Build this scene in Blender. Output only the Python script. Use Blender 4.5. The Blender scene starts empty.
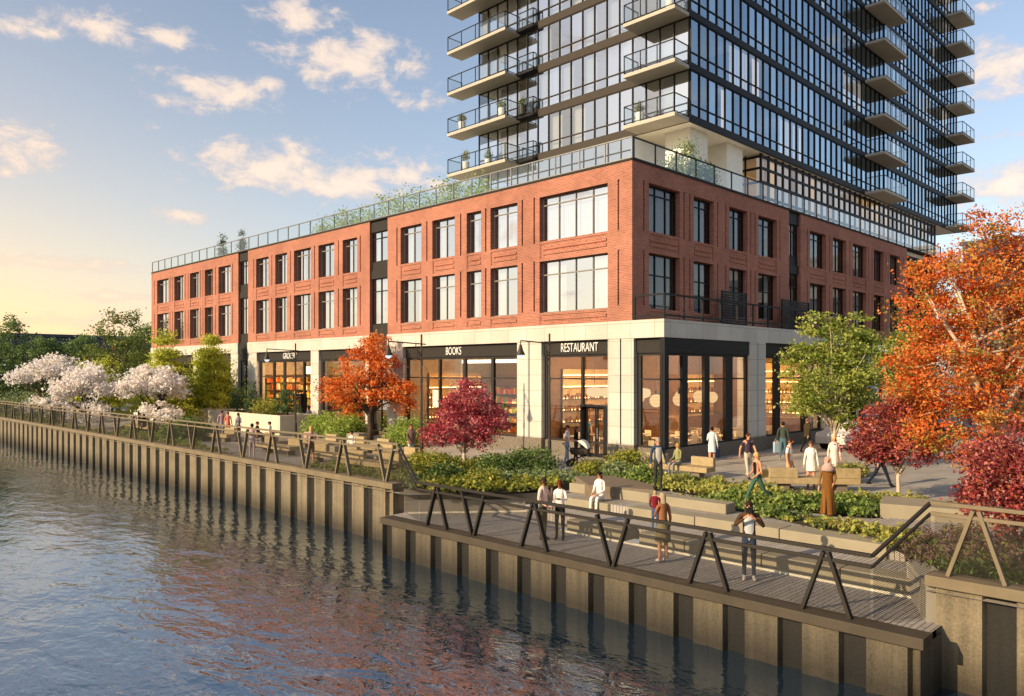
import bpy, math, random
import numpy as np
from mathutils import Vector, Matrix
R = math.radians
PI = math.pi
rng = np.random.default_rng(7)
random.seed(7)
S = bpy.context.scene
COL = S.collection
S5 = math.sqrt(.5)
# ---------------------------------------------------------------- camera, conversion of survey readings to ground points
CX, CY, CZ = -28.5, -20.86, 4.05
FPX, HOR = 776.0, 372.0
def G(px, py, z=0.0):
    D = FPX*(CZ-z)/(py-HOR); x = (px-512)/FPX*D
    return Vector((CX+S5*(D+x), CY+S5*(D-x), z))
def at(px, D, z=0.0):
    x = (px-512)/FPX*D
    return Vector((CX+S5*(D+x), CY+S5*(D-x), z))
cam = bpy.data.cameras.new('camera'); camo = bpy.data.objects.new('camera', cam); COL.objects.link(camo)
camo.location = (CX, CY, CZ); camo.rotation_euler = (R(90), 0, R(-45))
cam.sensor_width = 36; cam.lens = 36*FPX/1024; cam.shift_y = 24/1024; cam.clip_end = 5000; cam.clip_start = .1
S.camera = camo
# ---------------------------------------------------------------- materials
MC = {}
def newmat(name):
    m = bpy.data.materials.new(name); m.use_nodes = True
    nt = m.node_tree; nt.nodes.clear()
    out = nt.nodes.new('ShaderNodeOutputMaterial')
    return m, nt, out
def N(nt, t, **k):
    n = nt.nodes.new(t)
    for a, b in k.items():
        if a.startswith('i_'):
            n.inputs[a[2:].replace('_', ' ')].default_value = b
        else: setattr(n, a, b)
    return n
def L(nt, a, b): nt.links.new(a, b)
def hexc(h):
    h = h.lstrip('#'); c = [int(h[i:i+2], 16)/255 for i in (0, 2, 4)]
    return tuple([(x/12.92 if x <= .04045 else ((x+.055)/1.055)**2.4) for x in c])+(1,)
def plain(name, col, rough=.6, metal=0, var=.18, scale=3.0, bump=0.0, spec=.18):
    if name in MC: return MC[name]
    if isinstance(col, str): col = hexc(col)
    if len(col) == 3: col = tuple(col)+(1,)
    m, nt, out = newmat(name)
    b = N(nt, 'ShaderNodeBsdfPrincipled'); b.inputs['Roughness'].default_value = rough; b.inputs['Metallic'].default_value = metal
    b.inputs['Specular IOR Level'].default_value = spec
    tc = N(nt, 'ShaderNodeTexCoord'); no = N(nt, 'ShaderNodeTexNoise'); no.inputs['Scale'].default_value = scale; no.inputs['Detail'].default_value = 5; no.inputs['Roughness'].default_value = .65
    L(nt, tc.outputs['Object'], no.inputs['Vector'])
    mr = N(nt, 'ShaderNodeMapRange'); mr.inputs[1].default_value = .3; mr.inputs[2].default_value = .7; mr.inputs[3].default_value = 1-var; mr.inputs[4].default_value = 1+var
    L(nt, no.outputs['Fac'], mr.inputs[0])
    mx = N(nt, 'ShaderNodeVectorMath', operation='SCALE'); mx.inputs[0].default_value = col[:3]
    L(nt, mr.outputs[0], mx.inputs['Scale']); L(nt, mx.outputs[0], b.inputs['Base Color'])
    if bump:
        n2 = N(nt, 'ShaderNodeTexNoise'); n2.inputs['Scale'].default_value = scale*12; n2.inputs['Detail'].default_value = 4
        L(nt, tc.outputs['Object'], n2.inputs['Vector'])
        bp = N(nt, 'ShaderNodeBump'); bp.inputs['Strength'].default_value = bump; bp.inputs['Distance'].default_value = .02
        L(nt, n2.outputs['Fac'], bp.inputs['Height']); L(nt, bp.outputs[0], b.inputs['Normal'])
    L(nt, b.outputs[0], out.inputs[0])
    MC[name] = m; return m
def emis(name, col, st):
    if name in MC: return MC[name]
    m, nt, out = newmat(name); e = N(nt, 'ShaderNodeEmission'); e.inputs[0].default_value = tuple(col)+(1,); e.inputs[1].default_value = st
    L(nt, e.outputs[0], out.inputs[0]); MC[name] = m; return m
def glass(name, tint=(.8, .85, .85), base=.25, gcol=(1, 1, 1), rough=.01, power=3.0, wav=0.0):
    if name in MC: return MC[name]
    m, nt, out = newmat(name)
    t = N(nt, 'ShaderNodeBsdfTransparent'); t.inputs[0].default_value = tuple(tint)+(1,)
    g = N(nt, 'ShaderNodeBsdfGlossy'); g.inputs['Color'].default_value = tuple(gcol)+(1,); g.inputs['Roughness'].default_value = rough
    lw = N(nt, 'ShaderNodeLayerWeight'); lw.inputs[0].default_value = .5
    pw = N(nt, 'ShaderNodeMath', operation='POWER'); pw.inputs[1].default_value = power; L(nt, lw.outputs['Facing'], pw.inputs[0])
    mr = N(nt, 'ShaderNodeMapRange'); mr.inputs[3].default_value = base; mr.inputs[4].default_value = 1.0; L(nt, pw.outputs[0], mr.inputs[0])
    if wav:
        tc = N(nt, 'ShaderNodeTexCoord'); no = N(nt, 'ShaderNodeTexNoise'); no.inputs['Scale'].default_value = .7; no.inputs['Detail'].default_value = 1
        L(nt, tc.outputs['Object'], no.inputs['Vector'])
        bp = N(nt, 'ShaderNodeBump'); bp.inputs['Strength'].default_value = wav; bp.inputs['Distance'].default_value = .05
        L(nt, no.outputs['Fac'], bp.inputs['Height']); L(nt, bp.outputs[0], g.inputs['Normal'])
    mx = N(nt, 'ShaderNodeMixShader'); L(nt, mr.outputs[0], mx.inputs[0]); L(nt, t.outputs[0], mx.inputs[1]); L(nt, g.outputs[0], mx.inputs[2])
    L(nt, mx.outputs[0], out.inputs[0]); MC[name] = m; return m
def wallcoord(nt):
    """(x+y, z): runs along any vertical face of the axis-aligned building"""
    tc = N(nt, 'ShaderNodeNewGeometry'); sp = N(nt, 'ShaderNodeSeparateXYZ'); L(nt, tc.outputs['Position'], sp.inputs[0])
    ad = N(nt, 'ShaderNodeMath', operation='ADD'); L(nt, sp.outputs[0], ad.inputs[0]); L(nt, sp.outputs[1], ad.inputs[1])
    cb = N(nt, 'ShaderNodeCombineXYZ'); L(nt, ad.outputs[0], cb.inputs[0]); L(nt, sp.outputs[2], cb.inputs[1])
    return cb.outputs[0], tc.outputs['Position']
def bricky(name, c1, c2, mortar, bw, bh, ms, rough=.85, offs=.5, vert=True, big=.25, bump=.4, bias=0.0):
    if name in MC: return MC[name]
    m, nt, out = newmat(name)
    b = N(nt, 'ShaderNodeBsdfPrincipled'); b.inputs['Roughness'].default_value = rough; b.inputs['Specular IOR Level'].default_value = .25
    if vert: co, pos = wallcoord(nt)
    else:
        g = N(nt, 'ShaderNodeNewGeometry'); co = pos = g.outputs['Position']
    br = N(nt, 'ShaderNodeTexBrick'); br.offset = offs
    br.inputs['Color1'].default_value = tuple(c1)+(1,); br.inputs['Color2'].default_value = tuple(c2)+(1,); br.inputs['Mortar'].default_value = tuple(mortar)+(1,)
    br.inputs['Scale'].default_value = 1; br.inputs['Mortar Size'].default_value = ms; br.inputs['Mortar Smooth'].default_value = .1
    br.inputs['Brick Width'].default_value = bw; br.inputs['Row Height'].default_value = bh; br.inputs['Bias'].default_value = bias
    L(nt, co, br.inputs['Vector'])
    no = N(nt, 'ShaderNodeTexNoise'); no.inputs['Scale'].default_value = .35; no.inputs['Detail'].default_value = 8; no.inputs['Roughness'].default_value = .7
    L(nt, pos, no.inputs['Vector'])
    mr = N(nt, 'ShaderNodeMapRange'); mr.inputs[1].default_value = .3; mr.inputs[2].default_value = .7; mr.inputs[3].default_value = 1-big; mr.inputs[4].default_value = 1+big
    L(nt, no.outputs['Fac'], mr.inputs[0])
    mx = N(nt, 'ShaderNodeVectorMath', operation='SCALE'); L(nt, br.outputs['Color'], mx.inputs[0]); L(nt, mr.outputs[0], mx.inputs['Scale'])
    L(nt, mx.outputs[0], b.inputs['Base Color'])
    if bump:
        iv = N(nt, 'ShaderNodeMath', operation='SUBTRACT'); iv.inputs[0].default_value = 1; L(nt, br.outputs['Fac'], iv.inputs[1])
        bp = N(nt, 'ShaderNodeBump'); bp.inputs['Strength'].default_value = bump; bp.inputs['Distance'].default_value = .01
        L(nt, iv.outputs[0], bp.inputs['Height']); L(nt, bp.outputs[0], b.inputs['Normal'])
    L(nt, b.outputs[0], out.inputs[0]); MC[name] = m; return m
def leafmat(name, col, trans=.35, rough=.6):
    if name in MC: return MC[name]
    if isinstance(col, str): col = hexc(col)
    m, nt, out = newmat(name)
    tc = N(nt, 'ShaderNodeTexCoord'); no = N(nt, 'ShaderNodeTexNoise'); no.inputs['Scale'].default_value = 2.2; no.inputs['Detail'].default_value = 6; no.inputs['Roughness'].default_value = .8
    L(nt, tc.outputs['Object'], no.inputs['Vector'])
    mr = N(nt, 'ShaderNodeMapRange'); mr.inputs[1].default_value = .3; mr.inputs[2].default_value = .7; mr.inputs[3].default_value = .72; mr.inputs[4].default_value = 1.28
    L(nt, no.outputs['Fac'], mr.inputs[0])
    mx = N(nt, 'ShaderNodeVectorMath', operation='SCALE'); mx.inputs[0].default_value = col[:3]; L(nt, mr.outputs[0], mx.inputs['Scale'])
    d = N(nt, 'ShaderNodeBsdfPrincipled'); d.inputs['Roughness'].default_value = rough; d.inputs['Specular IOR Level'].default_value = .2
    t = N(nt, 'ShaderNodeBsdfTranslucent')
    L(nt, mx.outputs[0], d.inputs['Base Color']); L(nt, mx.outputs[0], t.inputs[0])
    ms = N(nt, 'ShaderNodeMixShader'); ms.inputs[0].default_value = trans; L(nt, d.outputs[0], ms.inputs[1]); L(nt, t.outputs[0], ms.inputs[2])
    L(nt, ms.outputs[0], out.inputs[0]); MC[name] = m; return m
# ---------------------------------------------------------------- mesh collecting
class MB:
    def __init__(s): s.v = []; s.f = []; s.m = []
    def add(s, vs, fs, mi=0):
        o = len(s.v); s.v += [tuple(v) for v in vs]; s.f += [tuple(o+i for i in f) for f in fs]; s.m += [mi]*len(fs); return s
    def box(s, x0, x1, y0, y1, z0, z1, mi=0):
        if x0 > x1: x0, x1 = x1, x0
        if y0 > y1: y0, y1 = y1, y0
        if z0 > z1: z0, z1 = z1, z0
        return s.add([(x0, y0, z0), (x1, y0, z0), (x1, y1, z0), (x0, y1, z0), (x0, y0, z1), (x1, y0, z1), (x1, y1, z1), (x0, y1, z1)],
              [(0, 3, 2, 1), (4, 5, 6, 7), (0, 1, 5, 4), (1, 2, 6, 5), (2, 3, 7, 6), (3, 0, 4, 7)], mi)
    def prism(s, poly, z0, z1, mi=0):
        n = len(poly)
        ar = sum(poly[i][0]*poly[(i+1) % n][1]-poly[(i+1) % n][0]*poly[i][1] for i in range(n))
        if ar < 0: poly = poly[::-1]
        vs = [(p[0], p[1], z0) for p in poly]+[(p[0], p[1], z1) for p in poly]
        return s.add(vs, [tuple(range(n))[::-1], tuple(range(n, 2*n))]+[(i, (i+1) % n, n+(i+1) % n, n+i) for i in range(n)], mi)
    def poly(s, pts, mi=0): return s.add(pts, [tuple(range(len(pts)))], mi)
    def bar(s, p, q, w, h, mi=0, up=(0, 0, 1)):
        p = Vector(p); q = Vector(q); d = (q-p).normalized(); u = Vector(up)
        if abs(d.dot(u)) > .98: u = Vector((0, 1, 0))
        a = d.cross(u).normalized(); b = a.cross(d).normalized()
        c = [a*w/2+b*h/2, -a*w/2+b*h/2, -a*w/2-b*h/2, a*w/2-b*h/2]
        return s.add([p+x for x in c]+[q+x for x in c], [(0, 1, 2, 3), (7, 6, 5, 4), (0, 4, 5, 1), (1, 5, 6, 2), (2, 6, 7, 3), (3, 7, 4, 0)], mi)
    def tube(s, pts, rad, n=8, mi=0, cap=True):
        pts = [Vector(p) for p in pts]; k = len(pts)
        if not hasattr(rad, '__len__'): rad = [rad]*k
        vs = []; a = None
        for i, p in enumerate(pts):
            d = (pts[min(i+1, k-1)]-pts[max(i-1, 0)]).normalized()
            if a is None:
                u = Vector((0, 0, 1)) if abs(d.z) < .9 else Vector((1, 0, 0)); a = d.cross(u).normalized()
            else: a = (a-d*a.dot(d)).normalized()
            b = d.cross(a)
            for j in range(n):
                t = 2*PI*j/n; vs.append(p+(a*math.cos(t)+b*math.sin(t))*rad[i])
        fs = [(i*n+j, i*n+(j+1) % n, (i+1)*n+(j+1) % n, (i+1)*n+j) for i in range(k-1) for j in range(n)]
        if cap: fs += [tuple(range(n))[::-1], tuple(range((k-1)*n, k*n))]
        return s.add(vs, fs, mi)
    def lathe(s, c, prof, n=16, mi=0):
        c = Vector(c); k = len(prof)
        vs = [(c.x+r*math.cos(2*PI*j/n), c.y+r*math.sin(2*PI*j/n), c.z+z) for r, z in prof for j in range(n)]
        fs = [(i*n+j, i*n+(j+1) % n, (i+1)*n+(j+1) % n, (i+1)*n+j) for i in range(k-1) for j in range(n)]
        fs += [tuple(range(n))[::-1], tuple(range((k-1)*n, k*n))]
        return s.add(vs, fs, mi)
    def ball(s, c, rx, ry=None, rz=None, n=12, mi=0):
        ry = ry or rx; rz = rz or rx
        c = Vector(c); vs = []; k = n//2+1
        for i in range(k):
            t = PI*i/(k-1)
            for j in range(n):
                p = 2*PI*j/n; vs.append((c.x+rx*max(math.sin(t), .02)*math.cos(p), c.y+ry*max(math.sin(t), .02)*math.sin(p), c.z-rz*math.cos(t)))
        fs = [(i*n+j, i*n+(j+1) % n, (i+1)*n+(j+1) % n, (i+1)*n+j) for i in range(k-1) for j in range(n)]
        fs += [tuple(range(n))[::-1], tuple(range((k-1)*n, k*n))]
        return s.add(vs, fs, mi)
    def build(s, name, mats, parent=None, smooth=False, bevel=0, origin=None):
        me = bpy.data.meshes.new(name)
        org = Vector(origin) if origin is not None else Vector((0, 0, 0))
        if parent is not None and origin is None:
            org = Vector(parent.get('_o', (0, 0, 0)))
        me.from_pydata([(v[0]-org.x, v[1]-org.y, v[2]-org.z) for v in s.v], [], s.f)
        if not isinstance(mats, (list, tuple)): mats = [mats]
        for m in mats: me.materials.append(m)
        if len(mats) > 1: me.polygons.foreach_set('material_index', s.m)
        if smooth: me.polygons.foreach_set('use_smooth', [True]*len(me.polygons))
        me.update()
        o = bpy.data.objects.new(name, me); COL.objects.link(o)
        if parent is not None:
            o.parent = parent; ORG[o.name] = org; o['_o'] = tuple(org)
        else:
            o.location = org; o['_o'] = tuple(org)
        if bevel:
            b = o.modifiers.new('edge', 'BEVEL'); b.width = bevel; b.segments = 2; b.limit_method = 'ANGLE'
        return o
ORG = {}
def tag(o, label=None, cat=None, group=None, kind=None):
    if label: o['label'] = label
    if cat: o['category'] = cat
    if group: o['group'] = group
    if kind: o['kind'] = kind
    return o
def thing(name, label, cat, loc=(0, 0, 0), group=None, rz=0):
    o = bpy.data.objects.new(name, None); COL.objects.link(o); o.empty_display_size = .3
    o.location = loc; o['_o'] = (0, 0, 0) if rz is not None else tuple(loc)
    if rz is None: o['_o'] = tuple(loc)
    else: o.rotation_euler = (0, 0, rz)
    return tag(o, label, cat, group)
# thing(..., rz=None): parts are given in world coordinates; thing(..., rz=angle): parts are given round the thing's own base
def dup(root, loc, rz, label=None, group=None):
    r = root.copy(); COL.objects.link(r); r.location = loc; r.rotation_euler = (0, 0, rz)
    if label: r['label'] = label
    if group: r['group'] = group
    for ch in list(root.children):
        c = ch.copy(); COL.objects.link(c); c.parent = r
        for g in list(ch.children):
            d = g.copy(); COL.objects.link(d); d.parent = c
    return r
def struct(o): o['kind'] = 'structure'; return o
# ---------------------------------------------------------------- palette
BRICK = bricky('red_brick', (.385, .115, .068), (.25, .07, .045), (.36, .22, .16), .22, .075, .013, big=.24, bump=.1)
STONE = bricky('limestone', (.52, .49, .43), (.46, .43, .375), (.3, .28, .24), 1.3, .78, .014, rough=.7, offs=0, big=.13, bump=.15)
GRAN = plain('granite_plinth', (.16, .135, .105), .7, var=.35, scale=14, bump=.2)
BRONZE = plain('bronze_metal', (.03, .027, .024), .8, 0, var=.1)
BLACK = plain('black_metal', (.014, .014, .016), .5, 0, var=.1, spec=.12)
CAPM = plain('weathered_bronze_steel', (.17, .135, .085), .6, 0, var=.15, scale=1.5, bump=.05)
CONC = plain('pale_concrete', (.3, .27, .215), .85, var=.12, scale=1.2, bump=.12)
SEATC = plain('tan_cast_concrete', (.27, .235, .165), .85, var=.1, scale=1.1, bump=.15)
WHITE = plain('white_render', (.8, .76, .66), .8, var=.05)
WOOD = plain('tan_timber', (.34, .26, .14), .7, var=.2, scale=6)
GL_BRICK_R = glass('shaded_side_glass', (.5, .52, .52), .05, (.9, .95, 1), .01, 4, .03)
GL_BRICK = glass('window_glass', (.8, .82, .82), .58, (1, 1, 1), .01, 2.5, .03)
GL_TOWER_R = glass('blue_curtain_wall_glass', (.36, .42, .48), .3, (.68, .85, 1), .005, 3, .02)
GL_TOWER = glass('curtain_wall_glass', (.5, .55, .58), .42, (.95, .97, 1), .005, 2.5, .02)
GL_RAIL = glass('balustrade_glass', (.86, .9, .91), .05, (.95, .98, 1), .01, 3.5)
GL_SHOP = glass('shop_glass', (.92, .92, .9), .08, (1, 1, 1), .005, 3)
CURT = plain('white_curtain', (.8, .77, .72), .9, var=.08)
ROOMW = plain('room_wall', (.38, .33, .28), .9, var=.05)
DARKROOM = plain('dark_room', (.12, .11, .1), .9, var=.1)
# ================================================================ SETTING
def settings():
    # ground
    m, nt, out = newmat('plaza_paving')
    g = N(nt, 'ShaderNodeNewGeometry')
    br = N(nt, 'ShaderNodeTexBrick'); br.offset = .5
    br.inputs['Color1'].default_value = (.36, .32, .265, 1); br.inputs['Color2'].default_value = (.31, .275, .23, 1); br.inputs['Mortar'].default_value = (.22, .2, .17, 1)
    br.inputs['Scale'].default_value = 1; br.inputs['Mortar Size'].default_value = .012; br.inputs['Brick Width'].default_value = 1.2; br.inputs['Row Height'].default_value = .6
    L(nt, g.outputs['Position'], br.inputs['Vector'])
    no = N(nt, 'ShaderNodeTexNoise'); no.inputs['Scale'].default_value = .5; no.inputs['Detail'].default_value = 8; L(nt, g.outputs['Position'], no.inputs['Vector'])
    mr = N(nt, 'ShaderNodeMapRange'); mr.inputs[1].default_value = .3; mr.inputs[2].default_value = .7; mr.inputs[3].default_value = .8; mr.inputs[4].default_value = 1.15; L(nt, no.outputs['Fac'], mr.inputs[0])
    sc = N(nt, 'ShaderNodeVectorMath', operation='SCALE'); L(nt, br.outputs['Color'], sc.inputs[0]); L(nt, mr.outputs[0], sc.inputs['Scale'])
    b = N(nt, 'ShaderNodeBsdfPrincipled'); b.inputs['Roughness'].default_value = .8; L(nt, sc.outputs[0], b.inputs['Base Color']); L(nt, b.outputs[0], out.inputs[0])
    b_ = MB()
    b_.poly([(-7.9, -900, 0), (1500, -900, 0), (1500, 1500, 0), (-7.9, 1500, 0)])
    b_.poly([(-12.9, -.3, 0), (-9.84, -2.85, 0), (-7.9, -4.2, 0), (-7.9, 1500, 0), (-12.9, 1500, 0)])
    b_.poly([(-12.9, -900, 0), (-7.9, -900, 0), (-7.9, -15.2, 0), (-11.3, -15.25, 0), (-12.9, -16.1, 0)])
    struct(b_.build('ground', m))
    # lower deck paving
    DECK = bricky('deck_paving', (.38, .345, .3), (.31, .28, .245), (.14, .12, .105), 1.2, .115, .012, offs=.35, vert=False, big=.12, bump=.3)
    # planks run away from the water
    d = MB(); d.poly([(-14.0, -16.36, -.6), (-12.8, -16.36, -.6), (-12.8, -16.1, -.6), (-11.3, -15.4, -.6), (-11.3, -5.6, -.6), (-9.7, -5.6, -.6), (-9.84, -2.75, -.6), (-12.95, -.2, -.6), (-14.0, -.3, -.6)])
    struct(d.build('promenade', DECK))
    e = MB(); e.box(-10.69, -9.6, -15.25, -4.2, -.62, -.254); e.box(-9.75, -8.0, -15.3, -4.0, -.5, .04)
    struct(e.build('path', DECK))
    p = MB()  # walk between the planting beds, a sheet just above the ground
    pts = [G(632, 486, .044), G(664, 491, .044), G(745, 505, .044), G(800, 513, .044), G(870, 520, .044), G(905, 517, .044), G(960, 519, .044), G(960, 545, .044), G(905, 534, .044), G(860, 526, .044), G(760, 508, .044), G(690, 499.5, .044), G(640, 491.5, .044)]
    p.poly(pts)
    p.poly([G(560, 483, .044), G(585, 484, .044), G(590, 469, .044), G(597, 462, .044), G(560, 461, .044), G(566, 471, .044)])
    struct(p.build('footpath', DECK))
    # pale kerb light strip at the foot of the seating
    k = MB(); k.box(-11.46, -11.41, -15.4, -6.0, -.6, -.55); k.bar((-12.9, -.42, -.575), (-9.9, -2.95, -.575), .05, .05)
    struct(k.build('kerb', plain('pale_kerb', (.75, .68, .52), .6)))
    # water
    m, nt, out = newmat('river_water')
    g = N(nt, 'ShaderNodeNewGeometry')
    mp = N(nt, 'ShaderNodeMapping'); mp.inputs['Rotation'].default_value = (0, 0, R(40)); mp.inputs['Scale'].default_value = (1, .55, 1); L(nt, g.outputs['Position'], mp.inputs[0])
    n1 = N(nt, 'ShaderNodeTexNoise'); n1.inputs['Scale'].default_value = 1.0; n1.inputs['Detail'].default_value = 3; n1.inputs['Roughness'].default_value = .5; n1.inputs['Distortion'].default_value = .6; L(nt, mp.outputs[0], n1.inputs['Vector'])
    n2 = N(nt, 'ShaderNodeTexNoise'); n2.inputs['Scale'].default_value = 3.6; n2.inputs['Detail'].default_value = 3; n2.inputs['Distortion'].default_value = .8; L(nt, mp.outputs[0], n2.inputs['Vector'])
    n3 = N(nt, 'ShaderNodeTexNoise'); n3.inputs['Scale'].default_value = .12; n3.inputs['Detail'].default_value = 2; L(nt, g.outputs['Position'], n3.inputs['Vector'])
    ad = N(nt, 'ShaderNodeMath', operation='MULTIPLY_ADD'); L(nt, n2.outputs['Fac'], ad.inputs[0]); ad.inputs[1].default_value = .3; L(nt, n1.outputs['Fac'], ad.inputs[2])
    st = N(nt, 'ShaderNodeMapRange'); st.inputs[1].default_value = .35; st.inputs[2].default_value = .7; st.inputs[3].default_value = .35; st.inputs[4].default_value = 1.0; L(nt, n3.outputs['Fac'], st.inputs[0])
    bp = N(nt, 'ShaderNodeBump'); bp.inputs['Distance'].default_value = .095; L(nt, st.outputs[0], bp.inputs['Strength']); L(nt, ad.outputs[0], bp.inputs['Height'])
    d1 = N(nt, 'ShaderNodeBsdfDiffuse'); d1.inputs[0].default_value = (.009, .022, .036, 1)
    gl = N(nt, 'ShaderNodeBsdfGlossy'); gl.inputs['Roughness'].default_value = .03; gl.inputs[0].default_value = (.82, .9, 1, 1); L(nt, bp.outputs[0], gl.inputs['Normal'])
    fr = N(nt, 'ShaderNodeFresnel'); fr.inputs[0].default_value = 1.6; L(nt, bp.outputs[0], fr.inputs['Normal'])
    mr = N(nt, 'ShaderNodeMapRange'); mr.inputs[1].default_value = 0; mr.inputs[2].default_value = .6; mr.inputs[3].default_value = .16; mr.inputs[4].default_value = .92; L(nt, fr.outputs[0], mr.inputs[0])
    mx = N(nt, 'ShaderNodeMixShader'); L(nt, mr.outputs[0], mx.inputs[0]); L(nt, d1.outputs[0], mx.inputs[1]); L(nt, gl.outputs[0], mx.inputs[2]); L(nt, mx.outputs[0], out.inputs[0])
    w = MB(); w.poly([(-1500, -900, -1.75), (-12.0, -900, -1.75), (-12.0, 1500, -1.75), (-1500, 1500, -1.75)])
    struct(w.build('water', m))
settings()
# ---------------------------------------------------------------- quay walls of sheet piling
def pilemat(name, ca, cb):
    m, nt, out = newmat(name)
    g = N(nt, 'ShaderNodeNewGeometry'); sp = N(nt, 'ShaderNodeSeparateXYZ'); L(nt, g.outputs['Position'], sp.inputs[0])
    n1 = N(nt, 'ShaderNodeTexNoise'); n1.inputs['Scale'].default_value = 1.3; n1.inputs['Detail'].default_value = 8; n1.inputs['Roughness'].default_value = .7; L(nt, g.outputs['Position'], n1.inputs['Vector'])
    n2 = N(nt, 'ShaderNodeTexNoise'); n2.inputs['Scale'].default_value = 22; n2.inputs['Detail'].default_value = 5; L(nt, g.outputs['Position'], n2.inputs['Vector'])
    mp = N(nt, 'ShaderNodeMapping'); mp.inputs['Scale'].default_value = (7, 7, .3); L(nt, g.outputs['Position'], mp.inputs[0])
    n3 = N(nt, 'ShaderNodeTexNoise'); n3.inputs['Scale'].default_value = 1; n3.inputs['Detail'].default_value = 6; L(nt, mp.outputs[0], n3.inputs['Vector'])
    cr = N(nt, 'ShaderNodeValToRGB'); cr.color_ramp.elements[0].color = ca; cr.color_ramp.elements[1].color = cb; cr.color_ramp.elements[0].position = .3; cr.color_ramp.elements[1].position = .68
    ad = N(nt, 'ShaderNodeMath', operation='ADD'); L(nt, n1.outputs['Fac'], ad.inputs[0]); L(nt, n3.outputs['Fac'], ad.inputs[1])
    ad2 = N(nt, 'ShaderNodeMath', operation='MULTIPLY_ADD'); L(nt, n2.outputs['Fac'], ad2.inputs[0]); ad2.inputs[1].default_value = .9; L(nt, ad.outputs[0], ad2.inputs[2])
    dv = N(nt, 'ShaderNodeMath', operation='DIVIDE'); L(nt, ad2.outputs[0], dv.inputs[0]); dv.inputs[1].default_value = 2.9; L(nt, dv.outputs[0], cr.inputs[0])
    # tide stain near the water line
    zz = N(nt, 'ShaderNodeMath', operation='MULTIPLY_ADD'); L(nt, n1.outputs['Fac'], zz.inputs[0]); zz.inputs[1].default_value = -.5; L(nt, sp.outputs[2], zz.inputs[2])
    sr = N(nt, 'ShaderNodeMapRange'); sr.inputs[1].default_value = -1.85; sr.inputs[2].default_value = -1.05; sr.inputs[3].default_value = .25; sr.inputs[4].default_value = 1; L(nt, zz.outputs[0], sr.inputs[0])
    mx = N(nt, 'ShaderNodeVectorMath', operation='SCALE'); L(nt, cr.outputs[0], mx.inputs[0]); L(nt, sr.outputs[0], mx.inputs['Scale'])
    b = N(nt, 'ShaderNodeBsdfPrincipled'); b.inputs['Roughness'].default_value = .75; b.inputs['Specular IOR Level'].default_value = .3
    bp = N(nt, 'ShaderNodeBump'); bp.inputs['Strength'].default_value = .35; bp.inputs['Distance'].default_value = .02; L(nt, n2.outputs['Fac'], bp.inputs['Height']); L(nt, bp.outputs[0], b.inputs['Normal'])
    L(nt, mx.outputs[0], b.inputs['Base Color']); L(nt, b.outputs[0], out.inputs[0]); return m
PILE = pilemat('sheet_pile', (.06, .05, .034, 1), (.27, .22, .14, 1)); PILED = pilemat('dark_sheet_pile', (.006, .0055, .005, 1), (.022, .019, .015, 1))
def quay(name, label, x, y0, y1, ztop, pitch, phase, capz, CAPM=CAPM, PILE=PILE):
    """sheet piling from y0 (near the camera's right) to y1, outer face on x, under a steel cap beam"""
    t = thing(name, label, 'quay wall', (x, y0, 0), rz=None)
    d, w, dk = .15, .04, .5*pitch/1.2
    prof = []; k = math.floor((y0-phase)/pitch)-1; y = phase+k*pitch
    while y < y1+pitch:      # dark recessed pan y..y+dk, then a tan flange folded once in its middle
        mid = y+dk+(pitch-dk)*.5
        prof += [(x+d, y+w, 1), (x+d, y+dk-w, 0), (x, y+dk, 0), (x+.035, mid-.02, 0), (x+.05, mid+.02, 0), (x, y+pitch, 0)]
        y += pitch
    pr = [q for q in prof if y0 <= q[1] <= y1]
    pr = [(x, y0, 0)]+pr+[(x, y1, 0)]
    m = MB(); n = len(pr)
    m.add([(a, b, -4) for a, b, _ in pr]+[(a, b, ztop) for a, b, _ in pr], [])
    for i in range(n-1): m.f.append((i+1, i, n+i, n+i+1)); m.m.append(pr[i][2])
    m.add([(x, y0, -4), (x+3.2, y0, -4), (x+3.2, y0, ztop), (x, y0, ztop)], [(0, 1, 2, 3)], 0)
    m.build('sheet_piling', [PILE, PILED], t)
    c = MB(); c.box(x-.1, x+.4, y0-.08, y1, capz-.2, capz)
    c.build('cap_beam', CAPM, t, bevel=.012)
    return t
quay('quay_wall', 'long far stretch of sheet pile quay wall with tan and dark bands', -12.85, .45, 120, .12, 1.28, 1.65, .3)
quay('quay_wall', 'lower stretch of sheet pile quay wall, carrying the sunken promenade with the photographer', -14.0, -16.36, -.55, -.74, 1.2, -2.25, -.54, plain('shade_toned_bronze_steel', (.06, .048, .034), .6, 0, var=.15, scale=1.5, bump=.05), pilemat('shade_toned_sheet_pile', (.028, .024, .018, 1), (.155, .128, .085, 1)))  # cap and piling colours darkened to stand for shade on this stretch
quay('quay_wall', 'tall right-hand piece of sheet pile quay wall below the mesh fence by the purple maple', -12.85, -40, -16.1, .12, 1.28, -17.55, .3)
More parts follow.
